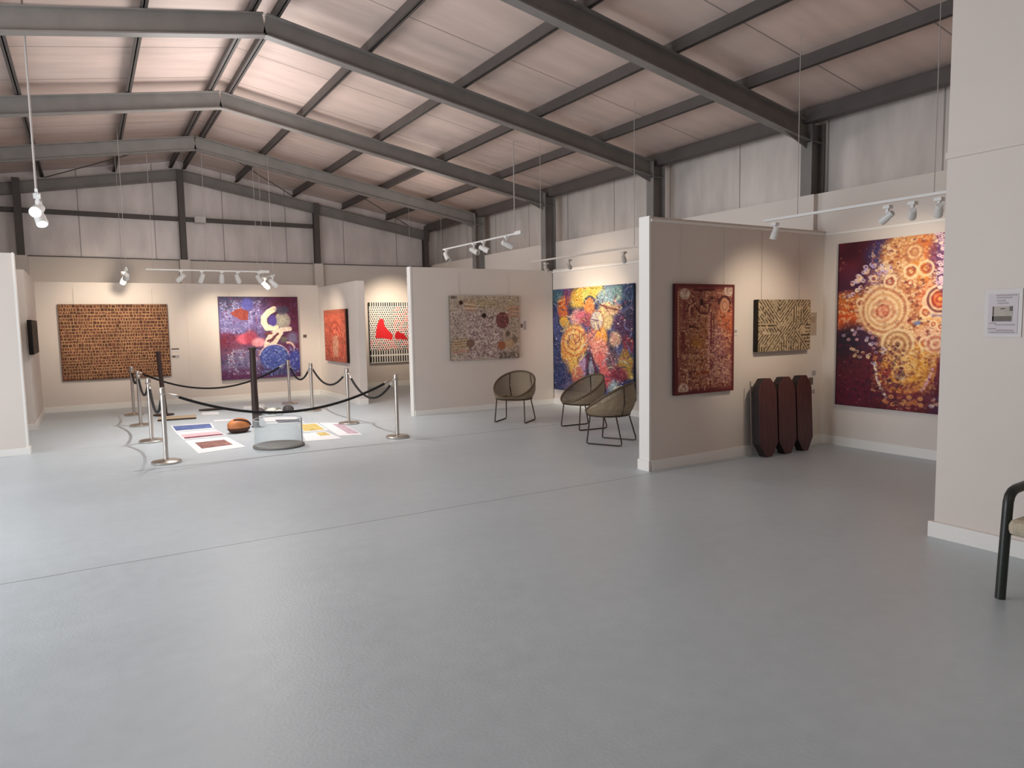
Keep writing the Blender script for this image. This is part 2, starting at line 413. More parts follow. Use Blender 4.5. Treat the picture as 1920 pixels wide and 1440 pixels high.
# ------------------------------------------------------------------ paintings: a small numpy raster painter
class Cv:
    def __init__(s, w, h, base, mott=0.0, ms=12):
        s.w, s.h = w, h
        s.a = np.ones((h, w, 3)) * (np.array(base) / 255.0)
        s.X, s.Y = np.meshgrid((np.arange(w) + 0.5) / w, (np.arange(h) + 0.5) / h)
        s.asp = h / w
        if mott: s.a *= (1 + mott * (s.noise(ms)[..., None] * 2 - 1))
    def noise(s, n, m=None):
        m = m or max(2, int(n * s.asp))
        g = rng.random((m + 2, n + 2))
        x = s.X * n; y = s.Y * m
        xi = x.astype(int); yi = y.astype(int); fx = x - xi; fy = y - yi
        fx = fx * fx * (3 - 2 * fx); fy = fy * fy * (3 - 2 * fy)
        return (g[yi, xi] * (1 - fx) + g[yi, xi + 1] * fx) * (1 - fy) + (g[yi + 1, xi] * (1 - fx) + g[yi + 1, xi + 1] * fx) * fy
    def mix(s, al, c):
        al = np.clip(al, 0, 1)[..., None]
        s.a = s.a * (1 - al) + (np.array(c) / 255.0) * al
    def ell(s, cx, cy, rx, ry, c, al=1.0, soft=0.15, rot=0.0, warp=0.0, wn=8):
        dx = s.X - cx; dy = s.Y - cy
        if rot:
            dy2 = dy * s.asp; cr, sr = math.cos(rot), math.sin(rot)
            dx, dy = dx * cr + dy2 * sr, (-dx * sr + dy2 * cr) / s.asp
        d = np.sqrt((dx / rx) ** 2 + (dy / ry) ** 2)
        if warp: d = d + (s.noise(wn) - 0.5) * warp
        s.mix(al * np.clip((1 - d) / soft + 0.5, 0, 1), c)
    def ring(s, cx, cy, rx, ry, w, c, al=1.0, a0=None, a1=None):
        """w relative to rx"""
        d = np.sqrt(((s.X - cx) / rx) ** 2 + ((s.Y - cy) / ry) ** 2)
        m = np.clip((w / 2 - np.abs(d - 1)) / (0.35 * w) + 0.5, 0, 1)
        if a0 is not None:
            an = np.degrees(np.arctan2((s.Y - cy) / ry, (s.X - cx) / rx)) % 360
            lo, hi = a0 % 360, a1 % 360
            m = m * (((an >= lo) & (an <= hi)) if lo <= hi else ((an >= lo) | (an <= hi)))
        s.mix(al * m, c)
    def poly(s, pts, c, al=1.0):
        ins = np.zeros(s.X.shape, bool); n = len(pts)
        for i in range(n):
            x0, y0 = pts[i]; x1, y1 = pts[(i + 1) % n]
            if y0 == y1: continue
            cnd = ((y0 > s.Y) != (y1 > s.Y)) & (s.X < (x1 - x0) * (s.Y - y0) / (y1 - y0) + x0)
            ins ^= cnd
        s.mix(ins * al, c)
    def line(s, pts, w, c, al=1.0):
        """w as fraction of width"""
        for (x0, y0), (x1, y1) in zip(pts, pts[1:]):
            dx, dy = x1 - x0, (y1 - y0) * s.asp
            l2 = dx * dx + dy * dy + 1e-9
            px, py = s.X - x0, (s.Y - y0) * s.asp
            t = np.clip((px * dx + py * dy) / l2, 0, 1)
            d = np.hypot(px - t * dx, py - t * dy)
            s.mix(al * np.clip((w / 2 - d) / (0.004) + 0.5, 0, 1), c)
    def dots(s, n, r, cols, reg=None, ringp=0.0, al=0.9, rj=0.4, mask=None):
        """scatter n small dots; r in fraction of width"""
        for _ in range(n):
            if reg: u = reg[0] + rng.random() * (reg[2] - reg[0]); v = reg[1] + rng.random() * (reg[3] - reg[1])
            else: u, v = rng.random(), rng.random()
            if mask is not None and rng.random() > mask[min(s.h - 1, int(v * s.h)), min(s.w - 1, int(u * s.w))]: continue
            s.dot(u, v, r * (1 + rj * (rng.random() * 2 - 1)), cols[int(rng.integers(len(cols)))], al, rng.random() < ringp)
    def dot(s, u, v, r, c, al=0.9, ring=False):
        R = r * s.w; cx, cy = u * s.w - 0.5, v * s.h - 0.5
        x0, x1 = max(0, int(cx - R - 1)), min(s.w, int(cx + R + 2)); y0, y1 = max(0, int(cy - R - 1)), min(s.h, int(cy + R + 2))
        if x0 >= x1 or y0 >= y1: return
        yy, xx = np.mgrid[y0:y1, x0:x1]
        d = np.hypot(xx - cx, yy - cy)
        m = np.clip(0.75 * R + 0.5 - np.abs(d - 0.65 * R) * 2.2, 0, 1) if ring else np.clip(R - d + 0.5, 0, 1)
        m = (m * al)[..., None]
        s.a[y0:y1, x0:x1] = s.a[y0:y1, x0:x1] * (1 - m) + np.array(c) / 255.0 * m
    def rect(s, x0, y0, x1, y1, c, al=1.0):
        i0, i1 = int(round(x0 * s.w)), int(round(x1 * s.w)); j0, j1 = int(round(y0 * s.h)), int(round(y1 * s.h))
        if i1 > i0 and j1 > j0:
            sl = s.a[max(0, j0):max(0, j1), max(0, i0):max(0, i1)]
            sl[:] = sl * (1 - al) + np.array(c) / 255.0 * al
    def spiral(s, cx, cy, r, turns, w, c, al=0.9, sq=1.0, ph=0.0):
        pts = []
        n = int(turns * 22)
        for i in range(n + 1):
            t = i / n; a = ph + t * turns * 2 * PI; rr = r * (0.12 + 0.88 * t)
            pts.append((cx + rr * math.cos(a), cy + rr * math.sin(a) * sq / s.asp))
        s.line(pts, w, c, al)

def clampc(a): return np.clip(a, 0.0, 1.0)

def painting(name, label, cat, cv, W, H, T, loc, rotz, edge, tilt=0.0, wires=0.0, gap=0.012):
    """loc = middle of the bottom edge on the wall plane; front faces local -y"""
    w, h = cv.w, cv.h
    img = lin(clampc(cv.a))
    u = (np.linspace(0, 1, w) - 0.5) * W; v = np.linspace(1, 0, h) * H
    U, V = np.meshgrid(u, v)
    co = np.stack([U, np.full_like(U, -T - gap), V], -1).reshape(-1, 3)
    n = w * h
    side = np.array([(-W / 2, -T - gap, 0), (W / 2, -T - gap, 0), (W / 2, -T - gap, H), (-W / 2, -T - gap, H), (-W / 2, -gap, 0), (W / 2, -gap, 0), (W / 2, -gap, H), (-W / 2, -gap, H)], float)
    allco = np.concatenate([co, side])
    idx = np.arange(n).reshape(h, w)
    q = np.stack([idx[:-1, :-1], idx[1:, :-1], idx[1:, 1:], idx[:-1, 1:]], -1).reshape(-1, 4)
    b = n
    sq = np.array([(b, b + 4, b + 5, b + 1), (b + 1, b + 5, b + 6, b + 2), (b + 2, b + 6, b + 7, b + 3), (b + 3, b + 7, b + 4, b), (b + 4, b + 7, b + 6, b + 5)])
    F = np.concatenate([q, sq])
    me = bpy.data.meshes.new(name)
    me.vertices.add(len(allco)); me.vertices.foreach_set('co', allco.ravel())
    me.loops.add(F.size); me.loops.foreach_set('vertex_index', F.ravel().astype(np.int32))
    me.polygons.add(len(F)); me.polygons.foreach_set('loop_start', (np.arange(len(F)) * 4).astype(np.int32))
    me.update(calc_edges=True); me.validate()
    at = me.color_attributes.new('paint', 'FLOAT_COLOR', 'POINT')
    cols = np.ones((len(allco), 4)); cols[:n, :3] = img.reshape(-1, 3); cols[n:, :3] = lin(np.array(edge) / 255.0)
    at.data.foreach_set('color', cols.ravel().astype(np.float32))
    me.materials.append(PAINT)
    o = bpy.data.objects.new(name, me); COL.objects.link(o)
    o.location = loc; o.rotation_euler = (tilt, 0, rotz)
    tag(o, label, cat)
    if wires > 0:
        for sx in (-0.36, 0.36):
            bm = bmesh.new(); tube(bm, [(sx * W, -0.010, H - 0.1), (sx * W, -0.010, H + wires)], 0.0022, 5)
            link('hanging_wire', bm, WIRE, o)
    return o

RG, RR, RLF = 0.0, -PI / 2, PI / 2

# --- 1 brown block maze (gable wall, left)
def p_brown():
    c = Cv(270, 200, (172, 132, 96), 0.10, 10)
    n1 = c.noise(5); y = 0.004
    while y < 1:
        hrow = (0.034 + 0.014 * rng.random()) 
        x = -0.02 * rng.random()
        while x < 1:
            tall = rng.random()
            loc = n1[min(199, int(y * 200)), min(269, max(0, int(x * 270)))]
            wcell = (0.017 + 0.013 * rng.random()) if loc > 0.45 else (0.019 + 0.022 * rng.random())
            k = 0.75 + 0.5 * rng.random()
            dyy = rng.random() * 0.008
            c.rect(x + 0.002, y + 0.005 + dyy, x + wcell - 0.004, y + hrow - 0.003 + dyy * 0.4, (92 * k, 56 * k, 44 * k), 0.95)
            x += wcell
        y += hrow
    b = np.minimum(np.minimum(c.X, 1 - c.X), np.minimum(c.Y, 1 - c.Y) * 0.7)
    c.mix((b < 0.006) * 0.8, (84, 48, 34))
    return c
painting('maze_painting', 'wide brown and tan painting of small blocks on gable wall', 'painting', p_brown(), 1.83, 1.43, 0.04, (0.49, 15.50, 0.585), RG, (70, 45, 35), wires=0.30)

# --- 2 blue purple (gable wall, right)
def p_blue():
    c = Cv(230, 245, (84, 52, 88), 0.35, 14)
    z = lambda x, y: ((x - 70) / 1215, (y - 85) / 1240)
    c.ell(0.22, 0.25, 0.36, 0.30, (110, 108, 160), 0.85, 0.8, warp=0.5)
    c.ell(0.12, 0.04, 0.35, 0.12, (60, 62, 84), 0.7, 0.9, warp=0.4)
    c.ell(0.88, 0.1, 0.25, 0.16, (84, 36, 56), 0.85, 0.9, warp=0.4)
    c.ell(0.95, 0.5, 0.12, 0.35, (100, 44, 66), 0.7, 0.8, warp=0.4)
    c.ell(0.14, 0.58, 0.24, 0.14, (116, 46, 66), 0.9, 0.6, warp=0.5)
    c.ell(0.28, 0.78, 0.28, 0.17, (118, 116, 152), 0.8, 0.8, warp=0.6)
    c.ell(0.25, 0.95, 0.5, 0.08, (92, 46, 84), 0.85, 0.8, warp=0.4)
    mk = (c.noise(16) > 0.42).astype(float)
    c.dots(1100, 0.008, [(168, 164, 206), (140, 134, 186), (190, 186, 212), (112, 110, 170)], (0.02, 0.05, 0.52, 0.44), 0.3, 0.5, mask=mk)
    c.dots(600, 0.008, [(190, 186, 206), (160, 160, 196), (96, 90, 130), (212, 200, 206)], (0.08, 0.64, 0.48, 0.94), 0.3, 0.5, mask=mk)
    c.dots(420, 0.010, [(60, 44, 84), (108, 84, 130), (130, 60, 88)], None, 0.2, 0.6)
    x, y = z(500, 200); c.ell(x, y, 0.075, 0.075, (88, 88, 164), 0.95, 0.3)
    c.poly([z(*p) for p in ((240, 335), (330, 275), (400, 262), (515, 305), (500, 440), (400, 435), (300, 385))], (134, 62, 56))
    x, y = z(440, 720); c.ell(x, y, 0.09, 0.06, (204, 96, 118), 0.95, 0.5, warp=0.4)
    x, y = z(530, 690); c.ell(x, y, 0.08, 0.09, (160, 64, 84), 0.8, 0.6, warp=0.4)
    x, y = z(650, 780); c.ell(x, y, 0.085, 0.055, (222, 150, 160), 0.95, 0.5, warp=0.4)
    # cream crescent and strokes
    pts = [z(*p) for p in ((905, 275), (820, 320), (745, 400), (740, 480), (785, 560), (925, 555))]
    c.line(pts, 0.075, (232, 216, 190))
    x, y = z(1040, 450); c.ell(x, y, 0.10, 0.10, (178, 176, 160), 0.95, 0.25, warp=0.2)
    for r in (0.05, 0.075): c.ring(x, y, r, r, 0.25, (140, 132, 128), 0.7)
    x, y = z(880, 455); c.ell(x, y, 0.048, 0.07, (80, 66, 140), 1, 0.3, warp=0.3)
    x, y = z(1035, 290); c.ell(x, y, 0.09, 0.05, (74, 70, 92), 0.9, 0.5, warp=0.4)
    c.line([z(*p) for p in ((1140, 580), (1020, 590), (860, 650), (790, 740), (760, 840))], 0.06, (226, 204, 190))
    c.line([z(*p) for p in ((1000, 640), (900, 780), (820, 830))], 0.055, (222, 206, 184))
    c.line([z(*p) for p in ((760, 650), (850, 640))], 0.03, (110, 60, 60)); c.line([z(*p) for p in ((790, 760), (850, 740), (950, 650))], 0.028, (104, 58, 64))
    x, y = z(1040, 745); c.ell(x, y, 0.045, 0.04, (104, 96, 92), 1, 0.3)
    x, y = z(1170, 720); c.ell(x, y, 0.07, 0.08, (118, 118, 150), 0.8, 0.6, warp=0.4)
    x, y = z(880, 1010); c.ell(x, y, 0.185, 0.155, (70, 82, 158), 1, 0.12); c.ring(x, y, 0.19, 0.16, 0.10, (220, 196, 196), 0.8, 190, 350)
    for r in (0.06, 0.11, 0.15): c.ring(x, y, r, r * 0.85, 0.12, (92, 112, 176), 0.7)
    x, y = z(1110, 890); c.ring(x, y, 0.075, 0.08, 0.35, (226, 190, 180), 0.95, 250, 90)
    x, y = z(1210, 1070); c.ell(x, y, 0.10, 0.13, (70, 72, 152), 1, 0.4)
    x, y = z(900, 1230); c.ell(x, y, 0.22, 0.06, (74, 78, 118), 0.9, 0.8, warp=0.5)
    c.dots(260, 0.010, [(110, 130, 190), (52, 56, 112), (140, 150, 200)], (0.5, 0.62, 0.98, 0.97), 0.3, 0.6)
    c.a *= 0.9 + 0.2 * c.noise(60)[..., None]
    return c
painting('blue_painting', 'square blue and purple abstract painting with cream crescent on gable wall', 'painting', p_blue(), 1.61, 1.73, 0.04, (3.16, 15.51, 0.44), RG, (60, 36, 56), wires=0.12)

# --- 3 red (side of alcove partition)
def p_red():
    c = Cv(110, 150, (198, 100, 78), 0.22, 10)
    c.dots(520, 0.022, [(216, 118, 90), (164, 66, 52), (222, 138, 108), (206, 92, 72)], None, 0.2, 0.75)
    c.ell(0.5, 0.16, 0.46, 0.2, (212, 100, 76), 0.5, 0.6, warp=0.5)
    c.ell(0.52, 0.70, 0.13, 0.20, (206, 148, 122), 0.85, 0.35)
    for k in (0.16, 0.24, 0.32): c.ring(0.52, 0.70, k, k * 1.45, 0.13, (158, 66, 54), 0.55)
    c.dots(140, 0.018, [(222, 176, 146), (196, 130, 104)], (0.4, 0.5, 0.64, 0.9), 0.3, 0.8)
    b = np.minimum(np.minimum(c.X, 1 - c.X), np.minimum(c.Y, 1 - c.Y) * 0.7); c.mix((b < 0.05) * 0.45, (150, 92, 72))
    return c
painting('red_picture', 'small terracotta red painting with pale oval on alcove partition', 'painting', p_red(), 1.46, 1.07, 0.05, (4.44, 14.20, 0.79), RR, (52, 34, 30))

# --- 4 black and white with red (alcove back wall)
def p_bw():
    c = Cv(190, 200, (238, 234, 228))
    for (y0, y1, st) in ((0.0, 0.07, 0.05), (0.79, 0.86, 0.055), (0.885, 0.985, 0.055)):
        x = 0.0
        while x < 1: c.rect(x, y0, x + st * 0.55, y1, (44, 40, 40)); x += st
    j = 0
    y = 0.09
    while y < 0.78:
        x = (j % 2) * 0.024
        while x < 1:
            dens = 0.5 + 0.4 * abs(y - 0.25) + 0.4 * x
            r = 0.0155 * (0.5 + 0.6 * dens)
            red = (x > 0.55 or y > 0.6) and rng.random() < 0.5
            c.dot(x + 0.006 * rng.random(), y + 0.005 * rng.random(), r, (176, 52, 56) if red else (60, 56, 58), 0.95)
            x += 0.048
        y += 0.036; j += 1
    f = lambda x, y: ((x - 700) / 640, (y - 490) / 810)
    c.poly([f(*p) for p in ((778, 965), (790, 880), (806, 800), (838, 725), (866, 706), (902, 722), (915, 810), (960, 855), (985, 890), (1022, 915), (1024, 985), (990, 992), (890, 970))], (226, 44, 52))
    c.poly([f(*p) for p in ((1058, 985), (1060, 905), (1105, 878), (1135, 900), (1190, 915), (1205, 955), (1245, 980), (1235, 995))], (202, 30, 42))
    return c
painting('dotted_picture', 'black and white dotted painting with two red shapes in far alcove', 'painting', p_bw(), 1.17, 1.49, 0.04, (6.51, YG - 0.10, 0.59), RG, (40, 36, 36))

# --- 5 grey speckled (middle partition)
def p_grey():
    c = Cv(240, 215, (176, 162, 144), 0.14, 9)
    z = lambda x, y: ((x - 130) / 1245, (y - 140) / 1150)
    c.ell(0.42, 0.55, 0.45, 0.45, (192, 172, 164), 0.6, 0.8, warp=0.6)
    c.ell(0.7, 0.12, 0.5, 0.12, (172, 156, 120), 0.7, 0.7, warp=0.5)
    c.ell(0.15, 0.78, 0.28, 0.11, (178, 148, 108), 0.8, 0.5, warp=0.3)
    c.ell(0.9, 0.6, 0.18, 0.3, (178, 162, 138), 0.6, 0.7, warp=0.4)
    c.dots(3600, 0.0075, [(128, 112, 104), (214, 204, 192), (148, 128, 122), (204, 184, 176), (112, 104, 96), (190, 164, 156)], None, 0.3, 0.8)
    c.dots(1200, 0.009, [(222, 208, 202), (118, 96, 98), (170, 140, 144)], (0.25, 0.3, 0.75, 0.98), 0.4, 0.8)
    for k, y in enumerate((250, 290, 335, 360, 395)):
        c.line([z(370 + k * 8, y), z(560 + k * 6, y + 12)], 0.014, ((186, 132, 108), (222, 196, 164))[k % 2])
    for k in range(8): c.line([z(480, 190 + k * 20), z(900 + 20 * k, 205 + k * 18)], 0.006, ((204, 186, 134), (142, 124, 92))[k % 2], 0.7)
    for k in range(6): c.line([z(1150 + 10 * k, 395 + 28 * k), z(1240, 345 + 32 * k), z(1380, 350 + 38 * k)], 0.014, ((200, 142, 116), (150, 110, 88))[k % 2], 0.85)
    for k in range(8): c.line([z(170, 910 + 24 * k), z(430, 900 + 22 * k)], 0.008, ((134, 106, 78), (202, 174, 130))[k % 2], 0.8)
    for k in range(5): c.line([z(1100, 970 + 28 * k), z(1260, 960 + 26 * k)], 0.012, (206, 160, 108), 0.8)
    for (x, y, rx, ry, col) in ((325, 265, 0.028, 0.033, (52, 34, 30)), (727, 495, 0.034, 0.036, (44, 26, 22)), (870, 530, 0.028, 0.026, (124, 108, 92)), (1160, 830, 0.034, 0.046, (104, 90, 78)), (1290, 940, 0.040, 0.05, (128, 110, 96)), (195, 172, 0.04, 0.024, (112, 102, 94))):
        u, v = z(x, y); c.ell(u, v, rx, ry, col, 0.95, 0.5)
    u, v = z(1065, 585); c.ell(u, v, 0.095, 0.128, (110, 66, 66), 1, 0.1); c.dots(150, 0.007, [(146, 94, 92), (84, 46, 48), (168, 112, 108)], (u - 0.075, v - 0.10, u + 0.075, v + 0.10), 0.4, 0.85)
    for k in (0.045, 0.07): c.ring(u, v, k, k * 1.33, 0.10, (150, 98, 92), 0.6)
    u, v = z(480, 990); c.ell(u, v, 0.058, 0.066, (126, 98, 88), 0.95, 0.25)
    u, v = z(1040, 1045); c.ell(u, v, 0.058, 0.068, (160, 102, 72), 0.95, 0.2)
    c.line([z(170, 1160), z(300, 1130), z(420, 1110)], 0.012, (202, 132, 124))
    c.dots(60, 0.014, [(106, 96, 90), (120, 108, 98)], (0.7, 0.9, 1, 1), 0, 0.8)
    return c
painting('speckled_painting', 'pale speckled painting with a dark red disc on middle partition', 'painting', p_grey(), 1.38, 1.11, 0.035, (5.99, 10.75, 0.90), RG, (120, 108, 96), wires=0.40)

# --- 6 bright multicolour (right wall far bay)
def p_multi():
    c = Cv(250, 350, (46, 52, 96), 0.4, 12)
    z = lambda x, y: ((x - 68) / 905, (y - 150 + (x - 68) * 0.07) / 1130)
    def B(x, y, rx, ry, col, al=0.95, so=0.5, wp=0.5, rot=0.0):
        u, v = z(x, y); c.ell(u, v, rx / 905, ry / 1150, col, al, so, rot, wp)
    B(140, 220, 90, 80, (66, 104, 120)); B(270, 200, 60, 80, (116, 52, 98)); B(200, 340, 75, 120, (226, 98, 36))
    B(400, 230, 110, 130, (236, 180, 56)); B(560, 170, 110, 100, (226, 196, 74)); B(470, 210, 40, 80, (196, 200, 84))
    B(720, 230, 120, 130, (128, 160, 170)); B(830, 180, 70, 70, (112, 150, 150)); B(920, 170, 80, 120, (44, 62, 96))
    B(510, 260, 60, 30, (64, 72, 96)); B(510, 330, 60, 90, (226, 126, 60)); B(215, 510, 60, 60, (240, 166, 44)); B(100, 560, 40, 140, (70, 74, 134))
    B(360, 450, 80, 90, (232, 150, 142)); B(430, 440, 70, 70, (206, 92, 112)); B(500, 470, 60, 80, (150, 66, 84))
    B(690, 420, 80, 130, (206, 172, 110)); B(760, 350, 80, 60, (190, 150, 110)); B(880, 480, 100, 140, (72, 40, 74)); B(930, 350, 60, 90, (52, 50, 78))
    B(330, 720, 160, 200, (238, 168, 88), 1, 0.25, 0.25); B(250, 860, 90, 170, (240, 158, 70)); B(330, 960, 90, 120, (240, 172, 72))
    B(560, 650, 100, 130, (226, 128, 108)); B(640, 650, 60, 110, (238, 150, 54)); B(620, 800, 100, 130, (226, 128, 116)); B(680, 950, 70, 160, (222, 92, 92), rot=-0.4); B(720, 1120, 60, 120, (206, 70, 80), rot=-0.2)
    B(440, 960, 60, 110, (176, 132, 176)); B(370, 1080, 70, 120, (214, 110, 90)); B(790, 640, 70, 80, (186, 142, 120)); B(920, 680, 70, 90, (136, 42, 56))
    B(760, 860, 70, 120, (110, 84, 96)); B(900, 880, 80, 130, (186, 140, 52)); B(920, 1000, 60, 50, (226, 180, 80)); B(820, 1000, 80, 90, (136, 44, 62)); B(900, 1120, 90, 90, (38, 44, 108))
    B(520, 960, 45, 170, (52, 48, 78)); B(530, 1000, 30, 110, (138, 136, 160)); B(180, 1120, 110, 140, (48, 56, 110)); B(130, 950, 50, 200, (44, 54, 104))
    B(780, 1180, 70, 100, (150, 176, 186)); B(640, 1230, 80, 90, (70, 78, 138)); B(300, 1230, 120, 70, (96, 84, 130))
    # spirals and ovals
    u, v = z(330, 720)
    for r, col in ((0.15, (214, 112, 60)), (0.115, (246, 196, 110)), (0.085, (196, 88, 56)), (0.055, (244, 186, 100)), (0.03, (180, 66, 52))):
        c.ring(u, v, r, r * 0.85, 0.16, col, 0.85)
    u, v = z(590, 470); c.ell(u, v, 0.075, 0.085, (176, 158, 150), 1, 0.15); c.ring(u, v, 0.085, 0.095, 0.12, (160, 84, 64), 0.9)
    u, v = z(515, 300); c.ring(u, v, 0.065, 0.07, 0.25, (60, 66, 88), 0.9, 180, 360)
    c.line([z(630, 300), z(700, 330), z(830, 355)], 0.022, (120, 62, 58)); c.line([z(250, 160), z(240, 300), z(280, 440)], 0.018, (106, 48, 86))
    c.line([z(480, 980), z(490, 850), z(530, 830), z(570, 950), z(600, 1080)], 0.022, (96, 34, 56))
    for x, y in ((1010 - 60, 60),): pass
    # fine dabs over everything: each takes the colour under it, lighter or darker
    for _ in range(150):
        u, v, a, kk = rng.random(), rng.random(), rng.random() * 6.3, (rng.random() - 0.5) * 2.4
        pts = [(u, v)]
        for i in range(5):
            a += kk * 0.4; u += 0.022 * math.cos(a); v += 0.018 * math.sin(a); pts.append((u, v))
        col = [(66, 36, 66), (40, 42, 88), (236, 206, 150), (206, 90, 110), (120, 46, 58), (250, 220, 130), (160, 170, 190)][int(rng.integers(7))]
        if c.a[min(349, int(max(0, pts[2][1]) * 350)), min(249, int(max(0, pts[2][0]) * 250))].mean() < 0.36: col = [(70, 82, 140), (96, 60, 100), (40, 44, 92), (110, 120, 170)][int(rng.integers(4))]
        c.line(pts, 0.008 + 0.006 * rng.random(), col, 0.6)
    src = c.a.copy()
    for _ in range(4200):
        u, v = rng.random(), rng.random()
        b = src[min(349, int(v * 350)), min(249, int(u * 250))] * 255
        k = rng.random()
        col = b * 0.62 if k < 0.34 else (np.minimum(b * 1.25 + 26, 250) if k < 0.8 else b * 0.6 + np.array((226, 200, 170)) * 0.4)
        c.dot(u, v, 0.0045 + 0.005 * rng.random(), col, 0.6, rng.random() < 0.3)
    c.dots(150, 0.007, [(232, 226, 226), (250, 220, 160), (206, 60, 60)], None, 0.2, 0.8)
    g = c.a.mean(2, keepdims=True); c.a = (g + (c.a - g) * 0.85) * 0.93
    return c
painting('colourful_picture', 'tall multicoloured painting with orange spiral and blue edges behind chairs', 'painting', p_multi(), 2.23, 1.84, 0.04, (7.46, 9.555, 0.285), RR, (40, 44, 70))

# --- 7 maroon and ochre upright (front partition)
def p_ochre():
    c = Cv(200, 300, (118, 58, 56), 0.15, 10)
    z = lambda x, y: ((x - 350) / 570, (y - 185) / 1090)
    c.rect(0.055, 0.045, 0.945, 0.955, (152, 92, 78))
    c.a *= (0.9 + 0.2 * c.noise(14)[..., None])
    c.ell(0.45, 0.55, 0.28, 0.3, (176, 122, 74), 0.5, 0.8, warp=0.5); c.ell(0.86, 0.35, 0.14, 0.2, (192, 100, 66), 0.9, 0.7, warp=0.4); c.ell(0.68, 0.6, 0.16, 0.2, (150, 100, 112), 0.8, 0.7, warp=0.5); c.ell(0.75, 0.82, 0.22, 0.12, (166, 124, 122), 0.7, 0.7, warp=0.5)
    src = c.a.copy()
    # short maze strokes, mostly vertical/horizontal
    for _ in range(760):
        u, v = 0.07 + 0.86 * rng.random(), 0.06 + 0.88 * rng.random()
        l = 0.02 + 0.04 * rng.random(); d = rng.random()
        dk = (92, 40, 42) if rng.random() < 0.36 else ((216, 168, 132) if rng.random() < 0.5 else (190, 140, 112))
        if d < 0.45: c.line([(u, v), (u + l, v)], 0.014, dk, 0.8)
        elif d < 0.8: c.line([(u, v), (u, v + l * 0.7)], 0.014, dk, 0.8)
        else: c.line([(u, v), (u + l * 0.7, v + l * 0.5)], 0.014, dk, 0.8)
    for (x, y, w, h, col) in ((595, 365, 26, 60, (52, 26, 28)), (695, 325, 22, 30, (70, 36, 34)), (425, 770, 40, 200, (122, 56, 52)), (625, 940, 50, 36, (92, 42, 26)), (495, 605, 40, 24, (70, 34, 26)), (600, 1065, 150, 34, (142, 74, 44)), (435, 420, 30, 220, (130, 68, 66))):
        u, v = z(x, y); c.rect(u - w / 1140, v - h / 2180, u + w / 1140, v + h / 2180, col, 0.9)
    c.line([z(520, 245), z(715, 245)], 0.022, (84, 38, 38)); c.line([z(510, 330), z(530, 400), z(580, 470), z(660, 480), z(675, 380)], 0.022, (96, 44, 44)); c.line([z(480, 490), z(480, 420), z(540, 370)], 0.016, (216, 160, 130))
    c.line([z(690, 470), z(690, 1040)], 0.022, (112, 44, 56)); 
    for y in range(480, 1040, 30):
        for sx in (-22, 22): u, v = z(690 + sx, y); c.dot(u, v, 0.014, (208, 156, 150) if sx < 0 else (112, 62, 66))
    u, v = z(820, 390); c.ring(u, v, 0.10, 0.075, 0.28, (78, 34, 36), 0.95, 180, 360); c.ell(u, v + 0.01, 0.075, 0.07, (206, 150, 116), 1, 0.3); c.ring(u, v + 0.01, 0.045, 0.04, 0.3, (150, 92, 76), 0.8)
    for (x, y) in ((440, 285), (430, 1215), (860, 250)):
        u, v = z(x, y); c.ell(u, v, 0.085, 0.05, (212, 182, 162), 0.95, 0.2); c.dots(26, 0.012, [(170, 128, 112), (230, 206, 186)], (u - 0.06, v - 0.035, u + 0.06, v + 0.035))
    u, v = z(560, 770); c.ell(u, v, 0.10, 0.05, (176, 116, 56), 0.9, 0.5)
    for y in range(270, 900, 27): u, v = z(378, y); c.dot(u, v, 0.016, (206, 152, 120))
    c.dots(420, 0.011, [(226, 184, 150), (206, 146, 112), (112, 56, 50), (140, 84, 86)], (0.08, 0.5, 0.92, 0.95), 0.35, 0.75)
    b = np.minimum(np.minimum(c.X, 1 - c.X), np.minimum(c.Y, 1 - c.Y) * 1.5); c.mix((b < 0.038) * 0.95, (104, 46, 48))
    return c
painting('ochre_painting', 'upright maroon bordered painting with ochre maze on front partition', 'painting', p_ochre(), 0.88, 1.15, 0.035, (5.59, 5.28, 0.76), RG, (70, 30, 34), wires=0.58)

# --- 8 khaki chevron maze (front partition)
def p_khaki():
    c = Cv(190, 130, (168, 150, 124), 0.12, 8)
    X, Y = c.X * 1.55, c.Y
    ang = c.noise(4, 3)
    f = np.zeros_like(X)
    w1 = np.abs(((np.abs(X - 0.62) + Y) * 12) % 1 - 0.5); w2 = np.abs(((np.abs(X - 1.1) - Y) * 12) % 1 - 0.5)
    w3 = np.abs((Y * 15) % 1 - 0.5); w4 = np.abs((X * 14) % 1 - 0.5)
    w = np.where((ang < 0.36) & (Y > 0.45), w3, np.where(ang > 0.70, w4, np.where(Y < 0.62, w1, w2)))
    brk = c.noise(26)
    c.mix(((w < 0.20) & (brk > 0.30)) * 0.95, (70, 58, 46))
    c.mix(((w > 0.40) & (brk > 0.3)) * 0.45, (206, 180, 140))
    c.dots(240, 0.009, [(66, 54, 44), (204, 180, 142), (90, 74, 58)], None, 0.2, 0.8)
    return c
painting('khaki_painting', 'small khaki painting of dark maze lines on front partition', 'painting', p_khaki(), 0.92, 0.585, 0.06, (6.85, 5.28, 1.165), RG, (40, 32, 28), wires=0.76)

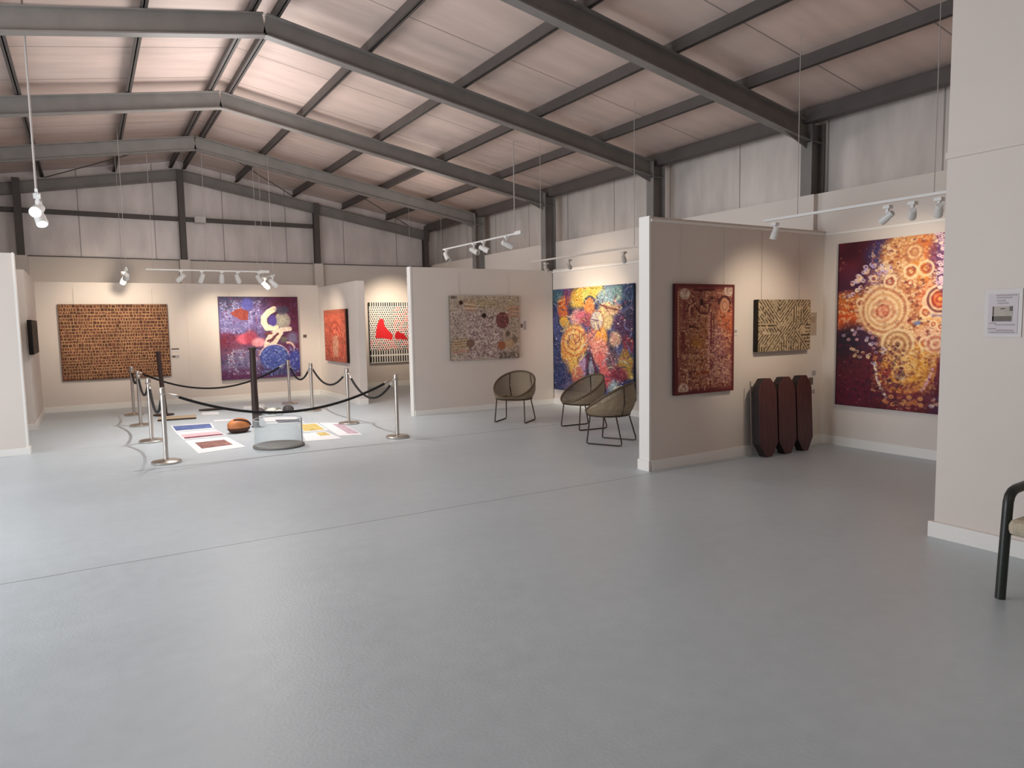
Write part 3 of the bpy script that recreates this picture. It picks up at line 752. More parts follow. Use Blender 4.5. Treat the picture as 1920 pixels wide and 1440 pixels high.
# --- 9 big maroon and gold (right wall near bay)
def p_gold():
    c = Cv(300, 440, (86, 30, 44), 0.25, 9)
    # photo coords of the crop: left edge x~205, right ~1440 of 320 px; rows combined
    def z(x, y):   # x,y in photo pixels
        yy = 7.65 / math.tan(math.radians(31.3) + math.atan((x - 960) / 1305.0))
        u = (5.075 - yy) / 1.62; s = (x - 1572) / 207.0
        return (u, (y - (459 - s * 22)) / (302 + s * 38))
    def B(x, y, rx, ry, col, al=0.95, so=0.5, wp=0.45, rot=0.0):
        u, v = z(x, y); c.ell(u, v, rx / 268, ry / 320, col, al, so, rot, wp)
    B(1652, 478, 26, 42, (60, 52, 92), 0.9, 0.8); B(1612, 545, 50, 40, (60, 36, 62), 0.7, 0.9)
    B(1590, 585, 40, 35, (204, 96, 44), 1, 0.5); B(1580, 605, 30, 18, (206, 84, 40)); B(1595, 560, 26, 10, (196, 110, 50))
    B(1700, 500, 48, 75, (206, 146, 92), 1, 0.35); B(1735, 520, 26, 70, (212, 136, 66), 1, 0.4); B(1735, 455, 20, 24, (206, 116, 60))
    B(1768, 490, 22, 60, (116, 66, 100), 0.95, 0.5); B(1660, 530, 30, 30, (160, 128, 140), 0.7, 0.8)
    B(1665, 590, 60, 55, (206, 148, 104), 1, 0.25); B(1720, 590, 50, 60, (200, 136, 92), 1, 0.4); B(1755, 560, 30, 32, (214, 118, 78)); B(1755, 610, 26, 26, (230, 168, 84))
    B(1615, 640, 45, 30, (66, 40, 62), 0.95, 0.6); B(1590, 650, 28, 40, (44, 36, 48), 0.9, 0.7); B(1615, 700, 55, 40, (84, 34, 42), 0.9, 0.7); B(1600, 740, 60, 40, (94, 30, 50), 0.9, 0.8)
    B(1690, 640, 34, 36, (214, 166, 110), 1, 0.3); B(1752, 640, 28, 32, (226, 170, 140)); B(1707, 690, 46, 34, (226, 184, 104), 1, 0.35); B(1735, 690, 36, 44, (224, 160, 66), 1, 0.4); B(1690, 705, 16, 9, (160, 140, 140))
    B(1700, 720, 44, 22, (108, 36, 54), 0.9, 0.5); B(1722, 708, 30, 18, (236, 170, 70), 1, 0.5); B(1760, 730, 22, 40, (74, 46, 70), 0.9, 0.6); B(1700, 755, 50, 18, (108, 44, 40), 0.9, 0.6); B(1712, 750, 26, 10, (206, 150, 104), 0.9, 0.6)
    B(1700, 600, 12, 7, (176, 60, 56)); B(1724, 605, 9, 5, (106, 130, 178)); B(1757, 587, 12, 7, (150, 130, 170))
    # concentric ringed discs
    def disc(x, y, r, cols, sq=1.0):
        u, v = z(x, y); R = r / 268
        n = len(cols)
        for i, col in enumerate(cols):
            rr = R * (1 - i / n); c.ell(u, v, rr, rr * 268 / 320 * sq, col, 0.85, 0.16)
    CR = (240, 206, 154); PK = (206, 132, 104); BR = (150, 84, 60); RD_ = (190, 82, 54)
    disc(1658, 583, 48, [CR, PK, CR, (226, 176, 120), CR, PK, (206, 112, 88), CR, (196, 100, 76), (236, 190, 150)])
    disc(1764, 560, 26, [CR, (112, 58, 62), CR, RD_, (226, 120, 60), RD_, (240, 170, 90)])
    disc(1687, 645, 30, [CR, BR, CR, (190, 148, 96), CR, BR, CR, (110, 72, 50)])
    disc(1713, 475, 16, [(232, 180, 116), BR, (236, 190, 130), (190, 120, 76)])
    disc(1758, 643, 18, [CR, PK, (226, 190, 166), PK, CR]); disc(1707, 531, 9, [CR, RD_, (246, 222, 196)])
    u, v = z(1700, 690)
    for r, col in ((0.225, (104, 34, 48)), (0.195, (206, 140, 70)), (0.165, (112, 46, 44)), (0.135, (228, 168, 76)), (0.10, (150, 84, 52))):
        c.ring(u, v, r, r * 268 / 320 * 1.25, 0.10, col, 0.85, 350, 190)
    # strings of small rings and beads
    def beads(pts, n, r, cols, ring=0.5, jit=0.02):
        for i in range(n):
            t = i / max(1, n - 1) * (len(pts) - 1); k = min(int(t), len(pts) - 2); f = t - k
            x = pts[k][0] * (1 - f) + pts[k + 1][0] * f; y = pts[k][1] * (1 - f) + pts[k + 1][1] * f
            u, v = z(x, y); c.dot(u + jit * (rng.random() - 0.5), v + jit * (rng.random() - 0.5), r, cols[int(rng.integers(len(cols)))], 0.95, rng.random() < ring)
    lav = [(206, 182, 206), (230, 210, 206), (176, 156, 196)]
    beads([(1600, 548), (1612, 530), (1628, 508), (1640, 500), (1662, 505)], 16, 0.020, lav, 0.9, 0.07)
    beads([(1602, 522), (1615, 540), (1636, 538), (1650, 520), (1670, 500)], 18, 0.018, lav, 0.9, 0.08)
    beads([(1664, 470), (1666, 500), (1668, 540)], 10, 0.018, [(236, 200, 160)], 0.8, 0.04)
    for xx in (1757, 1764, 1771, 1778): beads([(xx, 442), (xx, 500), (xx - 2, 535)], 15, 0.017, [(226, 190, 206), (240, 214, 206)], 0.7, 0.03)
    beads([(1646, 680), (1648, 700), (1655, 722), (1668, 745)], 18, 0.012, [(240, 222, 206)], 0.2, 0.008)
    beads([(1753, 690), (1748, 712), (1736, 730)], 12, 0.011, [(216, 160, 190)], 0.3, 0.01)
    beads([(1764, 690), (1762, 715), (1750, 745), (1752, 755)], 14, 0.018, [(176, 156, 176), (206, 186, 196)], 0.6, 0.04)
    beads([(1672, 745), (1690, 756), (1710, 756), (1730, 745)], 12, 0.024, [(206, 136, 84), (224, 160, 110)], 0.2, 0.03)
    # halo rays
    for a in range(0, 360, 9):
        ca, sa = math.cos(math.radians(a)), math.sin(math.radians(a))
        u0, v0 = z(1658 + 36 * ca, 583 + 36 * sa); u1, v1 = z(1658 + 47 * ca, 583 + 47 * sa)
        c.line([(u0, v0), (u1, v1)], 0.008, (196, 122, 84), 0.7)
    src = c.a.copy()
    lum = src.mean(2)
    for _ in range(4200):
        u, v = rng.random(), rng.random()
        j, i = min(439, int(v * 440)), min(299, int(u * 300))
        b = src[j, i] * 255; l = lum[j, i]
        if l < 0.24 and rng.random() < 0.95: continue
        k = rng.random()
        if l > 0.4: col = (232, 190, 140) if k < 0.35 else ((166, 92, 62) if k < 0.6 else ((244, 220, 180) if k < 0.8 else (196, 110, 80)))
        else: col = b * 1.4 + 14 if k < 0.6 else (176, 120, 110)
        c.dot(u, v, 0.0045 + 0.0045 * rng.random(), np.minimum(col, 250), 0.6, rng.random() < 0.55)
    lum2 = c.a.mean(2)
    for _ in range(1700):
        u, v = rng.random(), rng.random(); l = lum2[min(439, int(v * 440)), min(299, int(u * 300))]
        if l < 0.36: continue
        k = rng.random()
        c.dot(u, v, 0.007 + 0.008 * rng.random(), (240, 208, 164) if k < 0.55 else ((150, 72, 56) if k < 0.8 else (110, 52, 52)), 0.6, k < 0.85)
    for a in range(20):
        u, v = z(1600 + 170 * rng.random(), 470 + 250 * rng.random()); l = lum2[min(439, max(0, int(v * 440))), min(299, max(0, int(u * 300)))]
        if l < 0.34: continue
        rr = 0.02 + 0.03 * rng.random()
        c.ring(u, v, rr, rr * 0.84, 0.35, (246, 216, 172), 0.8); c.ring(u, v, rr * 0.5, rr * 0.42, 0.5, (170, 70, 56), 0.7)
    wob = (c.noise(10) - 0.5)
    def softdisc(x, y, r, cols, al):
        u, v = z(x, y); R = r / 268
        d = np.sqrt(((c.X - u) / R) ** 2 + ((c.Y - v) / (R * 268 / 320)) ** 2) + wob * 0.12
        n = len(cols)
        for i, col in enumerate(cols):
            c.mix(al * np.clip(1.2 - np.abs(d - (i + 0.5) / n) * n * 1.35, 0, 1), col)
    softdisc(1658, 583, 47, [(196, 96, 74), (228, 150, 116), (176, 84, 66), (242, 212, 164), (222, 170, 122), (246, 220, 176), (206, 150, 104), (244, 214, 168), (180, 112, 76), (238, 206, 158)], 0.62)
    softdisc(1764, 560, 27, [(236, 170, 80), (186, 62, 44), (226, 120, 66), (170, 54, 44), (236, 196, 150), (110, 54, 60), (240, 206, 170)], 0.85)
    softdisc(1687, 645, 30, [(110, 72, 50), (236, 200, 150), (150, 96, 60), (232, 196, 146), (170, 120, 80), (240, 212, 168)], 0.7)
    softdisc(1713, 475, 17, [(232, 180, 116), (170, 100, 70), (240, 200, 146), (180, 112, 76)], 0.7)
    softdisc(1758, 643, 19, [(206, 132, 104), (240, 206, 170), (196, 120, 100), (236, 196, 166)], 0.7)
    B(1769, 490, 13, 60, (92, 52, 96), 0.75, 0.3, 0.2); B(1769, 525, 12, 18, (86, 50, 92), 0.7, 0.5)
    for xx in (1762, 1768, 1775, 1780): beads([(xx, 442), (xx, 500), (xx - 2, 540)], 13, 0.014, [(226, 190, 206), (240, 214, 206)], 0.8, 0.02)
    # the big open bowl of rings at lower centre
    u, v = z(1700, 676)
    d = np.sqrt(((c.X - u) / (58 / 268)) ** 2 + ((c.Y - v) / (62 / 320)) ** 2) + wob * 0.06
    low = np.clip((c.Y - v) * 14 + 0.8, 0, 1)
    for (dd, wd, col) in ((1.28, 0.16, (92, 32, 48)), (1.06, 0.12, (104, 36, 52)), (0.90, 0.13, (190, 104, 60)), (0.76, 0.12, (120, 46, 48)), (0.60, 0.15, (226, 156, 66)), (0.42, 0.12, (150, 80, 54)), (0.2, 0.25, (232, 184, 112))):
        c.mix(0.85 * low * np.clip((wd - np.abs(d - dd)) / 0.06, 0, 1), col)
    B(1735, 700, 14, 28, (232, 164, 64), 0.7, 0.8); B(1694, 706, 12, 7, (150, 136, 140), 0.8, 0.6); B(1668, 700, 10, 12, (140, 44, 56), 0.8, 0.6)
    for xx in range(1668, 1735, 9): beads([(xx, 748 + 6 * math.sin(xx)), (xx + 4, 757)], 2, 0.018, [(206, 140, 90), (186, 110, 70)], 0.3, 0.02)
    beads([(1646, 680), (1648, 700), (1655, 722), (1668, 745)], 17, 0.012, [(240, 222, 206)], 0.0, 0.004)
    beads([(1753, 690), (1748, 712), (1736, 730)], 12, 0.011, [(216, 160, 190)], 0.3, 0.01)
    for q in range(900):
        u, v = z(1640 + 120 * rng.random(), 655 + 80 * rng.random()); c.dot(u, v, 0.005 + 0.006 * rng.random(), [(236, 190, 110), (110, 48, 44), (206, 130, 66), (246, 214, 160)][int(rng.integers(4))], 0.4, rng.random() < 0.5)
    beads([(1595, 630), (1620, 625), (1640, 640), (1660, 660)], 22, 0.014, [(150, 130, 160), (186, 140, 150), (206, 186, 190)], 0.5, 0.08)
    beads([(1598, 660), (1612, 664), (1632, 668), (1640, 676)], 14, 0.014, [(176, 166, 186), (214, 180, 140)], 0.4, 0.04)
    c.dots(500, 0.010, [(66, 24, 40), (108, 40, 54), (58, 36, 56)], (0, 0.62, 0.5, 1.0), 0.1, 0.5)
    c.rect(0, 0.0, 0.012, 1.0, (50, 24, 30), 0.7)
    return c
painting('gold_picture', 'largest painting, maroon with gold ringed discs, right wall near bay', 'painting', p_gold(), 1.62, 1.895, 0.045, (7.66, 4.255, 0.50), RR, (52, 22, 30))

# --- 10 small dark picture on the left side wall
def p_dark():
    c = Cv(60, 60, (70, 62, 54), 0.3, 8); c.dots(160, 0.03, [(104, 92, 78), (46, 40, 36)], None, 0.2, 0.7); return c
painting('dark_picture', 'small dark picture seen edge-on on the left side wall', 'painting', p_dark(), 1.35, 0.52, 0.06, (-0.76, 13.30 + 0.05, 1.18), RLF, (34, 30, 30))

# ------------------------------------------------------------------ wall labels
def card(name, label, W, H, loc, rotz, dark=None, cat='label', m=LABEL):
    bm = bmesh.new(); bx(bm, -W / 2, W / 2, -0.006, -0.001, 0, H)
    o = link(name, bm, m, None, loc=loc, rotz=rotz); tag(o, label, cat)
    if dark:
        for (x0, x1, z0, z1, mm, nm) in dark:
            bm = bmesh.new(); bx(bm, x0, x1, -0.0085, -0.0055, z0, z1); link(nm, bm, mm, o)
    return o
DKP = mat('printed dark photo', (104, 92, 84), 0.6, noise=0.4, nscale=30)
INK = mat('grey print', (172, 162, 164), 0.6)
card('wall_label', 'upper small label with dark band beside the brown block painting', 0.15, 0.085, (1.51, 15.50, 1.06), RG, [(-0.07, 0.07, 0.045, 0.075, DKP, 'printed_band')])
card('wall_label', 'lower small label with dark picture beside the brown block painting', 0.15, 0.10, (1.51, 15.50, 0.915), RG, [(-0.065, 0.0, 0.03, 0.075, DKP, 'printed_picture'), (0.01, 0.065, 0.02, 0.08, INK, 'printed_text')])
card('wall_label', 'tiny grey label to the right of the blue purple painting', 0.09, 0.085, (4.11, 15.51, 1.27), RG, [(-0.038, 0.038, 0.008, 0.077, DKP, 'printed_picture')])
card('wall_label', 'white label with small dark square beside the speckled painting', 0.17, 0.28, (6.80, 10.75, 1.34), RG, [(-0.06, -0.015, 0.10, 0.17, DKP, 'printed_picture'), (0.0, 0.06, 0.06, 0.22, INK, 'printed_text')])
card('wall_label', 'pale label with dark square above the third maroon slab', 0.17, 0.36, (7.45, 5.28, 0.57), RG, [(-0.06, 0.02, 0.16, 0.25, DKP, 'printed_picture'), (0.0, 0.07, 0.27, 0.33, INK, 'printed_text'), (-0.06, 0.06, 0.05, 0.10, INK, 'printed_text')])
card('wall_label', 'faint small label right of the maroon bordered painting', 0.08, 0.10, (6.10, 5.28, 1.36), RG, [(-0.02, 0.02, 0.03, 0.06, INK, 'printed_text')])
card('wall_label', 'beige label sheet at right edge of the khaki maze painting', 0.20, 0.27, (7.42, 5.28, 1.33), RG, [(-0.07, 0.07, 0.15, 0.22, mat('beige print', (160, 143, 124), 0.6), 'printed_text')], m=mat('beige card', (178, 162, 144), 0.6))
# the notice in a plastic sleeve on the near right wall
SLV = mat('plastic sleeve', (194, 185, 182), 0.3)
nt_ = card('hanging_notice', 'notice in a clear sleeve with a photo on near right wall', 0.215, 0.305, (5.0, 2.175, 1.40), RR,
     [(-0.085, 0.085, 0.020, 0.275, mat('notice paper', (212, 203, 208), 0.6), 'notice_paper')], cat='notice', m=SLV)
bm = bmesh.new(); bx(bm, -0.058, 0.055, -0.0105, -0.008, 0.10, 0.195); link('printed_photo', bm, mat('notice photo light', (176, 166, 156), 0.5, noise=0.15, nscale=25), nt_)
bm = bmesh.new(); bx(bm, -0.058, 0.05, -0.0125, -0.010, 0.10, 0.133); bx(bm, -0.058, -0.050, -0.0125, -0.010, 0.10, 0.195); bx(bm, 0.040, 0.055, -0.0125, -0.010, 0.165, 0.195); bx(bm, -0.012, 0.012, -0.0125, -0.010, 0.176, 0.185); link('photo_shadows', bm, mat('notice photo dark', (92, 80, 70), 0.5, noise=0.15, nscale=25), nt_)
for lines in (((-0.04, 0.075, 0.262), (-0.035, 0.05, 0.247), (-0.035, 0.01, 0.228), (-0.03, 0.03, 0.212)), ((-0.075, -0.04, 0.085), (-0.04, 0.07, 0.075), (-0.08, -0.04, 0.050), (-0.035, 0.06, 0.040), (-0.07, 0.07, 0.027))):
    bm = bmesh.new()
    for (x0, x1, z) in lines: bx(bm, x0, x1, -0.0125, -0.010, z, z + 0.0065)
    link('text_block', bm, INK, nt_)

# ------------------------------------------------------------------ stanchions and ropes
def make_stanchion(label):
    t = thing('stanchion', label, 'stanchion', group='stainless stanchions around the floor display')
    bm = bmesh.new(); lathe(bm, [(0, 0), (0.155, 0), (0.16, 0.006), (0.16, 0.022), (0.15, 0.030), (0.05, 0.040), (0.03, 0.048), (0, 0.048)], 32); link('base', bm, CHROME, t, True)
    bm = bmesh.new(); lathe(bm, [(0, 0.04), (0.0255, 0.04), (0.0255, 0.845), (0, 0.845)], 20); link('pole', bm, CHROME, t, True)
    bm = bmesh.new(); lathe(bm, [(0, 0.79), (0.031, 0.79), (0.033, 0.795), (0.033, 0.862), (0.028, 0.872), (0, 0.876)], 20); link('cap', bm, CHROME, t, True)
    bm = bmesh.new(); tube(bm, [(0.043 * math.cos(2 * PI * k / 16), 0.043 * math.sin(2 * PI * k / 16), 0.80) for k in range(16)], 0.005, 6, closed=True); link('rope_ring', bm, CHROME, t, True)
    return t
ST = {'A': (0.70, 8.83), 'B': (0.68, 10.62), 'C': (0.655, 12.45), 'D': (0.645, 14.1), 'E': (3.37, 14.05), 'F': (3.42, 12.6), 'G': (3.43, 10.58), 'H': (3.55, 8.87)}
SL_ = {'A': 'stainless stanchion at near left corner of the roped display', 'B': 'stainless stanchion second from the near left corner, left row', 'C': 'stainless stanchion third from the near left corner, left row',
       'D': 'stainless stanchion at far left corner of the roped display', 'E': 'stainless stanchion at far right corner, in front of blue painting', 'F': 'stainless stanchion second from the far right corner, right row',
       'G': 'stainless stanchion in right row, next to the near right corner', 'H': 'stainless stanchion at near right corner beside the open floor'}
s0 = make_stanchion(SL_['A']); s0.location = (*ST['A'], 0)
for k in 'BCDEFGH': copy_thing(s0, (*ST[k], 0), 0.3, SL_[k])
def rope(a, b, low, label):
    pa = Vector((*ST[a], 0.80)); pb = Vector((*ST[b], 0.80)); d = (pb - pa).normalized()
    pa = pa + d * 0.056; pb = pb - d * 0.056
    n = 40
    f = lambda s: pa.lerp(pb, s) - Vector((0, 0, (0.80 - low) * (1 - (2 * s - 1) ** 2)))
    mid = f(0.5); ctr = Vector((mid.x, mid.y, 0))
    hk = 0.10 / (pb - pa).length
    t = thing('barrier_rope', label, 'rope', ctr, group='black ropes of the barrier')
    sh = lambda p: p - ctr
    bm = bmesh.new(); tube(bm, [sh(f(hk + (1 - 2 * hk) * i / n)) for i in range(n + 1)], 0.0165, 10); link('cord', bm, ROPE, t, True)
    for s0_, s1_ in ((0.0, hk * 1.1), (1.0, 1 - hk * 1.1)):
        bm = bmesh.new(); pts = [sh(f(s0_ + (s1_ - s0_) * i / 6)) for i in range(7)]
        tube(bm, pts, [0.005, 0.006, 0.009, 0.015, 0.019, 0.019, 0.017], 10); link('hook', bm, CHROME, t, True)
    return t
rope('A', 'B', 0.50, 'black rope between the near left corner and second left stanchions')
rope('B', 'C', 0.57, 'black rope between second and third stanchions of the left row')
rope('C', 'D', 0.63, 'black rope between third left stanchion and far left corner')
rope('D', 'E', 0.40, 'long black rope along the far side, below the paintings')
rope('E', 'F', 0.53, 'black rope between far right corner and second right stanchion')
rope('F', 'G', 0.55, 'black rope in the middle of the right row')
rope('G', 'H', 0.48, 'black rope between right row and near right corner stanchion')
rope('A', 'H', 0.475, 'long black rope along the near side of the display')

# ------------------------------------------------------------------ floor display
def sheet(name, label, quad, z, m, cat='print', inner=None, strip=None, g='prints laid on the floor'):
    cx = sum(p[0] for p in quad) / 4; cy = sum(p[1] for p in quad) / 4
    bm = bmesh.new()
    lo = [bm.verts.new((x - cx, y - cy, 0.001)) for x, y in quad]; hi = [bm.verts.new((x - cx, y - cy, 0.004)) for x, y in quad]
    bm.faces.new(hi); bm.faces.new(lo[::-1])
    for i in range(4): bm.faces.new((lo[i], lo[(i + 1) % 4], hi[(i + 1) % 4], hi[i]))
    o = link(name, bm, m, None, loc=(cx, cy, z)); tag(o, label, cat, g)
    def loc(u, v):  # bilinear inside the quad
        a = Vector(quad[0]).lerp(Vector(quad[1]), u); b = Vector(quad[3]).lerp(Vector(quad[2]), u); p = a.lerp(b, v); return (p.x - cx, p.y - cy)
    for (nm, u0, v0, u1, v1, mm) in (inner or []):
        bm = bmesh.new()
        c4 = [loc(u0, v0), loc(u1, v0), loc(u1, v1), loc(u0, v1)]
        lo = [bm.verts.new((x, y, 0.0038)) for x, y in c4]; hi = [bm.verts.new((x, y, 0.0052)) for x, y in c4]
        bm.faces.new(hi); bm.faces.new(lo[::-1])
        for i in range(4): bm.faces.new((lo[i], lo[(i + 1) % 4], hi[(i + 1) % 4], hi[i]))
        link(nm, bm, mm, o)
    return o
BLUEP = mat('blue print', (92, 112, 168), 0.6, noise=0.5, nscale=7)
PINKP = mat('pink print', (226, 190, 196), 0.6, noise=0.12, nscale=9)
REDP = mat('red brown print', (150, 104, 96), 0.6, noise=0.55, nscale=9)
MARP = mat('maroon stripe', (130, 62, 84), 0.6, noise=0.2)
YELP = mat('yellow print', (222, 196, 120), 0.6, noise=0.3, nscale=7)
GREYP = mat('grey print picture', (96, 98, 110), 0.6, noise=0.4, nscale=8)
LILP = mat('lilac print', (204, 178, 192), 0.6, noise=0.3, nscale=9)
sheet('floor_print', 'blue-grey print on the floor, farthest of the left column', [(1.05, 12.15), (1.64, 12.05), (1.59, 11.38), (1.04, 11.36)], 0.0, PAPER, inner=[('printed_picture', 0.04, 0.12, 0.95, 0.85, BLUEP)])
sheet('floor_print', 'pink print with maroon stripe, middle of the left column', [(1.04, 11.30), (1.58, 11.28), (1.62, 10.55), (1.06, 10.5)], 0.0, PAPER, inner=[('printed_picture', 0.05, 0.35, 0.97, 0.72, PINKP), ('printed_stripe', 0.05, 0.74, 0.97, 0.92, MARP)])
sheet('floor_print', 'white sheet with reddish picture, nearest of the left column', [(1.06, 10.40), (1.60, 10.40), (1.67, 9.38), (1.09, 9.22)], 0.0, PAPER, inner=[('printed_picture', 0.16, 0.24, 0.84, 0.72, REDP)])
sheet('floor_print', 'white sheet with grey picture behind the clear drum', [(2.47, 12.24), (2.96, 11.95), (2.90, 11.15), (2.36, 11.39)], 0.0, PAPER, inner=[('printed_picture', 0.3, 0.45, 0.95, 0.92, GREYP)])
sheet('floor_print', 'yellow print to the right of the clear drum', [(2.76, 11.05), (3.04, 10.98), (2.97, 10.10), (2.62, 10.12)], 0.0, PAPER, inner=[('printed_picture', 0.02, 0.10, 0.88, 0.9, YELP)])
sheet('floor_print', 'white and lilac print farthest right on the floor', [(3.07, 10.97), (3.36, 10.75), (3.24, 9.40), (2.93, 9.50)], 0.0, PAPER, inner=[('printed_picture', 0.5, 0.12, 0.95, 0.9, LILP)])
sheet('floor_print', 'white print in front of the yellow print', [(2.56, 10.0), (2.89, 10.04), (2.90, 9.25), (2.42, 9.32)], 0.0, PAPER, inner=[('printed_picture', 0.55, 0.1, 0.92, 0.5, YELP)])
sheet('floor_print', 'narrow white sheet near the far rope, behind the dark stick', [(1.72, 13.72), (1.98, 13.62), (1.93, 13.2), (1.66, 13.32)], 0.0, PAPER)
sheet('floor_print', 'small white sheet left of the thick dark pole', [(2.52, 14.2), (2.78, 14.1), (2.72, 13.62), (2.44, 13.75)], 0.0, PAPER)
sheet('floor_print', 'thin white strip behind the orange brown pod', [(1.72, 12.42), (2.10, 12.33), (2.09, 12.16), (1.71, 12.24)], 0.0, PAPER)
# stick
bm = bmesh.new(); tube(bm, [(-0.24, 0.05, 0.022), (-0.1, 0.0, 0.026), (0.1, 0.0, 0.026), (0.24, -0.06, 0.022)], [0.016, 0.022, 0.022, 0.014], 8)
tag(link('carved_stick', bm, mat('dark wood', (52, 38, 34), 0.6, noise=0.3), None, True, loc=(1.93, 13.86, 0)), 'long dark stick lying at the far end of the display', 'stick')
# tan board
bm = bmesh.new(); bx(bm, -0.29, 0.29, -0.2, 0.2, 0.0, 0.03)
tb = link('wooden_board', bm, mat('tan board', (186, 166, 138), 0.6, noise=0.12, stretch=(1, 8, 1)), None, bevel=0.004, loc=(1.24, 13.03, 0), rotz=-0.12); tag(tb, 'flat tan board on the floor behind the left prints', 'board')
bm = bmesh.new(); bx(bm, -0.295, 0.295, -0.206, -0.199, 0.0, 0.028); link('dark_edge', bm, mat('dark edge', (60, 46, 38), 0.6), tb)
# dark poles
DW = mat('dark stained pole', (52, 35, 32), 0.5, noise=0.3, nscale=6, stretch=(6, 6, 1))
t = thing('thin_pole', 'thin dark pole on a flat base, in front of the brown painting', 'pole', (1.09, 13.72, 0))
bm = bmesh.new(); tube(bm, [(0.02, 0, 0.02), (0.0, 0, 0.5), (-0.03, 0, 1.14)], [0.045, 0.038, 0.036], 14); link('shaft', bm, DW, t, True)
bm = bmesh.new(); lathe(bm, [(0, 0), (0.17, 0), (0.17, 0.018), (0.05, 0.03), (0, 0.03)], 24); link('base', bm, DW, t, True)
t = thing('thick_pole', 'thick dark carved pole standing in middle of the display', 'pole', (2.15, 11.15, 0))
bm = bmesh.new(); tube(bm, [(0.004, 0, 0.20), (0.0, 0, 0.6), (0.0, 0, 1.20)], [0.054, 0.047, 0.043], 14); link('shaft', bm, DW, t, True)
bm = bmesh.new(); lathe(bm, [(0, 1.19), (0.052, 1.19), (0.056, 1.20), (0.056, 1.225), (0.04, 1.235), (0, 1.235)], 18); link('top_cap', bm, DW, t, True)
bm = bmesh.new(); bx(bm, -0.045, 0.045, -0.02, 0.02, 0.012, 0.21); bx(bm, -0.06, 0.06, -0.06, 0.06, 0.0, 0.014); link('stand', bm, mat('grey stand', (92, 84, 80), 0.5), t)
# orange brown pod
t = thing('carved_pod', 'rounded orange brown pod with a dark seam on the floor', 'carving', (1.83, 10.74, 0), 0.45)
bm = bmesh.new()
bmesh.ops.create_uvsphere(bm, u_segments=28, v_segments=18, radius=1.0)
for v in bm.verts:
    x, y, z = v.co
    v.co = (x * 0.175, y * 0.125, 0.108 + z * 0.105)
link('body', bm, mat('orange brown wood', (202, 128, 76), 0.5, noise=0.25, nscale=7), t, True)
bm = bmesh.new(); da, db = Vector((-0.55, -0.25, 0.78)).normalized(), Vector((0.80, -0.55, -0.12)).normalized(); sp_ = []
for i in range(21):
    d = da.lerp(db, i / 20).normalized(); sp_.append((d.x * 0.178, d.y * 0.128, 0.108 + d.z * 0.108 ))
tube(bm, sp_, [0.020] + [0.0125] * 19 + [0.008], 8)
link('seam', bm, mat('dark seam', (58, 34, 24), 0.6), t, True)
bm = bmesh.new(); lathe(bm, [(0, 0.0), (0.10, 0.0), (0.135, 0.025), (0.160, 0.065), (0.154, 0.07), (0.12, 0.03), (0, 0.02)], 28, Matrix.Diagonal((1.10, 0.80, 1.0, 1)))
link('dark_underside', bm, mat('dark underside', (74, 44, 28), 0.6), t, True)
# clear drum
def mat_clear():
    m = bpy.data.materials.new('clear plastic'); m.use_nodes = True; nt = m.node_tree; N = nt.nodes
    b = N['Principled BSDF']; b.inputs['Base Color'].default_value = L(214, 220, 222); b.inputs['Roughness'].default_value = 0.12
    tr = N.new('ShaderNodeBsdfTransparent'); tr.inputs['Color'].default_value = (0.97, 0.98, 0.98, 1)
    mx = N.new('ShaderNodeMixShader'); lw = N.new('ShaderNodeLayerWeight'); lw.inputs['Blend'].default_value = 0.35
    r = N.new('ShaderNodeMapRange'); r.inputs['To Min'].default_value = 0.03; r.inputs['To Max'].default_value = 0.30
    nt.links.new(lw.outputs['Facing'], r.inputs['Value']); nt.links.new(r.outputs['Result'], mx.inputs['Fac'])
    nt.links.new(tr.outputs[0], mx.inputs[1]); nt.links.new(b.outputs[0], mx.inputs[2])
    nt.links.new(mx.outputs[0], N['Material Output'].inputs['Surface'])
    return m
t = thing('clear_drum', 'clear see-through drum with a dark base on the floor', 'container', (2.04, 9.17, 0))
bm = bmesh.new(); lathe(bm, [(0.295, 0.03), (0.30, 0.03), (0.30, 0.36), (0.295, 0.36), (0.295, 0.03)], 48); link('wall', bm, mat_clear(), t, True)
bm = bmesh.new(); lathe(bm, [(0, 0), (0.315, 0), (0.32, 0.008), (0.32, 0.024), (0.31, 0.03), (0, 0.03)], 48); link('base', bm, mat('dark grey base', (116, 114, 110), 0.5), t, True)
bm = bmesh.new(); tube(bm, [(0.2985 * math.cos(2 * PI * k / 48), 0.2985 * math.sin(2 * PI * k / 48), 0.36) for k in range(48)], 0.005, 6, closed=True); link('rim', bm, mat('pale rim', (196, 198, 200), 0.3), t, True)
bm = bmesh.new(); bx(bm, -0.012, 0.012, -0.004, 0.004, 0.03, 0.362, Matrix.Rotation(-0.50, 4, 'Z') @ Matrix.Translation((0.2975, 0, 0)) @ Matrix.Rotation(PI / 2, 4, 'Z')); link('seam_strip', bm, mat('grey seam strip', (136, 136, 146), 0.4), t)
